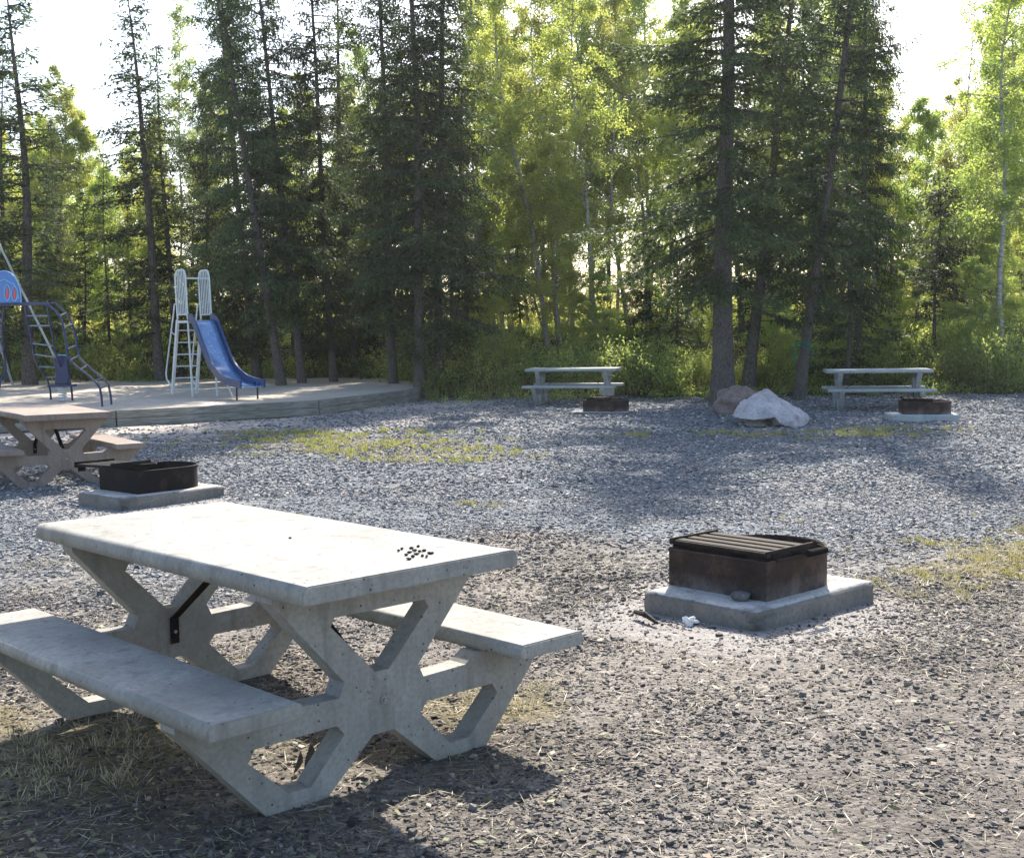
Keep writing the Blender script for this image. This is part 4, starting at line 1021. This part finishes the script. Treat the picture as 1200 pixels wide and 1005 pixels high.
bush(436, 33.2, .7, .7, .4, 'low bush at the back of the sand near the timber border end', 900)
bush(255, 34.8, 1.0, 1.1, .8, 'yellowish bush in the shade behind the slide tower', 1400)
bush(300, 34.6, .9, 1.2, .7, 'low yellowish bush between the trunks right of the blue chute', 1400)
bush(345, 34.9, 1.1, 1.2, .85, 'pale bush between the leaning trunks of the dense clump', 1500)
bush(475, 33.4, 1.2, 1.1, .8, 'yellow green bush behind the brownish trunk at the timber border end', 1600)
bush(535, 30.2, 1.1, 1.1, .9, 'bright yellow green bush just right of the twin pale trunks', 1700)
bush(560, 29.2, 1.0, 1.1, .75, 'yellow green bush left of the middle far table', 1600)
bush(590, 30, 1.5, 1.2, .55, 'taller bush behind the left end of the middle far table', 2000)
bush(680, 29.5, 1.2, 1.2, .8, 'bright yellow green bush directly behind the middle far table', 2000)
bush(745, 28.8, 1.5, 1.2, .4, 'broad green bush right of the middle far table', 2600, .075)
bush(790, 28.3, 1.2, 1.1, .5, 'bushy green plant left of the thickest trunk', 2200, .07)
bush(820, 29.3, 1.0, .9, .75, 'yellow green bush at the left side of the thickest trunk', 1400)
bush(905, 29, 1.3, 1.0, .6, 'green bush between the thin trunk and the roped trunk', 2000)
bush(1035, 29.5, 1.2, 1.2, .55, 'bush behind the middle of the far right table', 2000)
bush(1085, 30, 1.1, 1.0, .7, 'yellowish bush behind the right end of the far right table', 1600)
bush(1130, 28.6, 1.1, 1.2, .45, 'leafy green bush right of the far right table', 2200, .075)
bush(1172, 28.0, 1.5, 1.2, .5, 'big leafy bush with pale flowers at the right edge below the white birch', 2800, .085)
bush(1198, 29.5, 1.6, 1.2, .4, 'dark green bush cut by the right edge', 2000, .075)

# ------------------------------------------------------------------ loose stones
CUBE = np.array([[i, j, k] for i in (-1, 1) for j in (-1, 1) for k in (-1, 1)], float)
CF = np.array([(0, 1, 3, 2), (4, 6, 7, 5), (0, 4, 5, 1), (2, 3, 7, 6), (0, 2, 6, 4), (1, 5, 7, 3)])
def blocked(x, y):
    b = (y > edge_y(x)-.1) & (x < -1.95)
    for (px, py), (rx, ry) in (((1.202, 6.065), (.735, .678)), ((-3.42, 10.82), (.66, .751)), ((1.04, 22.6), (.96, -.28)), ((6.07, 19.95), (.985, -.17))):
        lx = (x-px)*rx+(y-py)*ry; ly = -(x-px)*ry+(y-py)*rx
        b |= (lx > -.01) & (lx < 1.09) & (ly > -.01) & (ly < .78)
    return b
def scatter(n, y0, y1, smin, smax, seed, keepf, zoff=.3, flat=.45):
    r = np.random.default_rng(seed)
    y = np.sqrt(r.uniform(y0**2, y1**2, n)); x = r.uniform(-1, 1, n)*(.47*y+1.0)
    ok = ~blocked(x, y); x, y = x[ok], y[ok]
    k = r.random(len(x)) < keepf(x, y); x, y = x[k], y[k]; n = len(x)
    s = smin + (smax-smin)*r.random(n)**2.2
    C = CUBE[None]*(1+r.uniform(-.38, .12, (n, 8, 3)))
    dim = np.stack([s, s*r.uniform(.5, .9, n), s*r.uniform(.2, .2+flat, n)], 1)*.5
    if seed == 15: dim[:, 2] *= 1.6
    C = C*dim[:, None]
    yaw = r.uniform(0, 6.28, n); t1 = r.normal(size=n)*.28; c, sn = np.cos(t1), np.sin(t1)
    C = np.stack([C[..., 0]*c[:, None]-C[..., 2]*sn[:, None], C[..., 1], C[..., 0]*sn[:, None]+C[..., 2]*c[:, None]], -1)
    c, sn = np.cos(yaw), np.sin(yaw)
    C = np.stack([C[..., 0]*c[:, None]-C[..., 1]*sn[:, None], C[..., 0]*sn[:, None]+C[..., 1]*c[:, None], C[..., 2]], -1)
    z = height(x, y)+dim[:, 2]*zoff
    C += np.stack([x, y, z], -1)[:, None]
    return C, x, y, s, r
def kg(x, y):
    n1, n2, n3, grass, dirt, sand, ash, forest = zones(x, y)
    d = (1-dirt*.35)*(1-sand*.85)*(1-ash*.75)*(1-grass*.6)*(1-forest)
    # the gravel gathers in drifts
    return np.clip(d*(.45+1.1*sstep(.35, .6, n2)), 0, 1)
Cs = []; Ts = []; Wm = []
for (n, y0, y1, a, b, sd) in ((200000, 2.4, 7.2, .004, .013, 11), (75000, 2.4, 7.6, .008, .027, 1), (110000, 6.8, 12, .009, .033, 2), (80000, 11.5, 18.5, .02, .048, 3), (60000, 18, 28.6, .028, .065, 4), (1100, 2.4, 12, .022, .042, 15)):
    C, x, y, s, r_ = scatter(n, y0, y1, a, b, sd, kg)
    z_ = zones(x, y); base = .50 + .12*(1-z_[4]) - .17*z_[4]
    t = np.clip(r_.normal(base, .21), 0, 1); k = r_.random(len(t)); t = np.where(k > .975, r_.uniform(.86, 1, len(t)), t)
    Cs.append(C.reshape(-1, 3)); Ts.append(np.repeat(t, 6)); Wm.append(np.repeat(np.clip(.15+.85*z_[4], 0, 1), 6))
V_ = np.concatenate(Cs); ns = len(V_)//8
F_ = (CF[None]+(np.arange(ns)*8)[:, None, None]).reshape(-1, 4)
gm = np_mesh('gravel', V_, F_, M['stone'], np.concatenate(Ts)); wa = gm.attributes.new('warm', 'FLOAT', 'FACE'); wa.data.foreach_set('value', np.concatenate(Wm).astype(np.float32))
tag(link('gravel', gm), 'blue grey crushed gravel and slate chips spread over the ground', 'gravel', kind='stuff')

# ------------------------------------------------------------------ grass, straw, dead leaves
def blades(n, y0, y1, seed, keepf, h, w, lie, mat, name, label, mean, yb=None, tuft=0):
    r = np.random.default_rng(seed); y = np.sqrt(r.uniform(y0**2, y1**2, n)); x = r.uniform(-1, 1, n)*(.47*y+.8)
    ok = ~blocked(x, y) & (r.random(n) < keepf(x, y)); x, y = x[ok], y[ok]
    if tuft:
        x = np.repeat(x, tuft)+r.normal(size=len(x)*tuft)*.022; y = np.repeat(y, tuft)+r.normal(size=len(x))*.022
    n = len(x)
    az = r.uniform(0, 6.28, n); el = r.uniform(*lie, n)
    D_ = np.stack([np.cos(az)*np.cos(el), np.sin(az)*np.cos(el), np.sin(el)], 1)
    P_ = np.stack([x, y, height(x, y)+.004+(.008*r.random(n))], 1)
    V_, F_ = orient_quads(P_, D_, r.uniform(*h, n), r.uniform(*w, n), np.array([0, 0, 1.]) if lie[1] < .5 else None)
    tag(link(name, np_mesh(name, V_, F_, mat, np.clip(r.normal(mean, .22, n), 0, 1))), label, 'grass', kind='stuff')
kstraw = lambda x, y: np.clip(.06+.5*sstep(.52, .64, fbm(x*2.3, y*2.3, 15, 4))+zones(x, y)[3]*.8 + .75*blob(x, y, -1.6, 3.6, 1.4, 1.1)+.4*blob(x, y, 2.8, 4.3, 1.4, 1.0)*(fbm(x*2, y*2, 7, 3) > .48)+.25*(fbm(x*1.3, y*1.3, 5, 3) > .56), 0, 1)*(1-.8*zones(x, y)[6])
blades(46000, 2.5, 8.5, 5, kstraw, (.02, .11), (.0014, .0042), (-.05, .25), M['dry_grass'], 'dry_straw', 'dry straw and withered stalks lying over the soil', .45)
blades(4200, 2.6, 8.5, 6, lambda x, y: zones(x, y)[3]**1.3*.9, (.02, .075), (.002, .0045), (.5, 1.5), M['dry_grass'], 'dry_grass_tufts', 'tufts of short dry yellow grass in the foreground soil', .55, tuft=14)
blades(8000, 6.8, 12.5, 8, lambda x, y: zones(x, y)[3]**1.5, (.02, .05), (.004, .008), (.5, 1.5), M['green_grass'], 'grass_tufts', 'short yellow green grass tufts growing through the gravel', .6, tuft=12)
blades(16000, 12, 22, 9, lambda x, y: zones(x, y)[3]**1.1*np.clip(sstep(.42, .6, fbm(x*3, y*3, 71, 3)), .05, 1), (.03, .08), (.006, .013), (.4, 1.4), M['green_grass'], 'grass_patches', 'thin yellowish grass patches on the distant gravel', .65, tuft=9)
# withered leaves on the soil
n = 2600; r = np.random.default_rng(77); y = np.sqrt(r.uniform(2.6**2, 7**2, n)); x = r.uniform(-1, 1, n)*(.47*y+.8)
k = (r.random(n) < np.clip(.12+.8*blob(x, y, -1.3, 3.4, 1.3, 1.0), 0, 1)) & ~blocked(x, y); x, y = x[k], y[k]; n = len(x)
az = r.uniform(0, 6.28, n); D_ = np.stack([np.cos(az), np.sin(az), r.uniform(-.1, .35, n)], 1); D_ /= np.linalg.norm(D_, axis=1, keepdims=True)
V_, F_ = orient_quads(np.stack([x, y, height(x, y)+.012], 1), D_, r.uniform(.02, .05, n), r.uniform(.012, .028, n), np.array([0, 0, 1.]))
M['litter'] = leafmat('withered_leaf', (.07, .05, .03), (.30, .30, .16), .3)
tag(link('leaf_litter', np_mesh('leaf_litter', V_, F_, M['litter'], r.random(n))), 'withered leaves scattered over the foreground soil', 'leaves', kind='stuff')

# ------------------------------------------------------------------ haze
mt, nt, out = newmat('haze_air'); pv = nt.nodes.new('ShaderNodeVolumePrincipled')
pv.inputs['Color'].default_value = (.93, .95, 1, 1); pv.inputs['Density'].default_value = .0003; pv.inputs['Anisotropy'].default_value = .45
nt.links.new(pv.outputs[0], out.inputs['Volume'])
o = MB().box((0, 300, 8), (1300, 1300, 20)).build('haze', mt); tag(o, kind='stuff')
# ------------------------------------------------------------------ light
SUN_EL, SUN_AZ = 39.0, 12.5
sd = Vector((math.sin(R(SUN_AZ))*math.cos(R(SUN_EL)), math.cos(R(SUN_AZ))*math.cos(R(SUN_EL)), math.sin(R(SUN_EL))))
l = bpy.data.lights.new('sun', 'SUN'); l.energy = 5.0; l.angle = R(.6); l.color = (1, .93, .82)
lo = bpy.data.objects.new('sun', l); COL.objects.link(lo); lo.rotation_euler = sd.to_track_quat('Z', 'Y').to_euler(); lo.location = (10, 60, 50)
w = bpy.data.worlds.new('World'); S.world = w; w.use_nodes = True; nt = w.node_tree
bg = nt.nodes['Background']; sk = nt.nodes.new('ShaderNodeTexSky'); sk.sky_type = 'NISHITA'; sk.sun_disc = False
sk.sun_elevation = R(SUN_EL); sk.sun_rotation = R(SUN_AZ); sk.dust_density = 1.6; sk.air_density = 1.0; sk.ozone_density = 1.0
nt.links.new(sk.outputs[0], bg.inputs[0]); bg.inputs[1].default_value = .128
vs = S.view_settings; vs.view_transform = 'Standard'; vs.look = 'None'; vs.exposure = 1.28; vs.gamma = 1
try: vs.use_curve_mapping = False
except Exception: pass
S.cycles.max_bounces = 8; S.cycles.diffuse_bounces = 4; S.cycles.transmission_bounces = 4; S.cycles.use_denoising = True
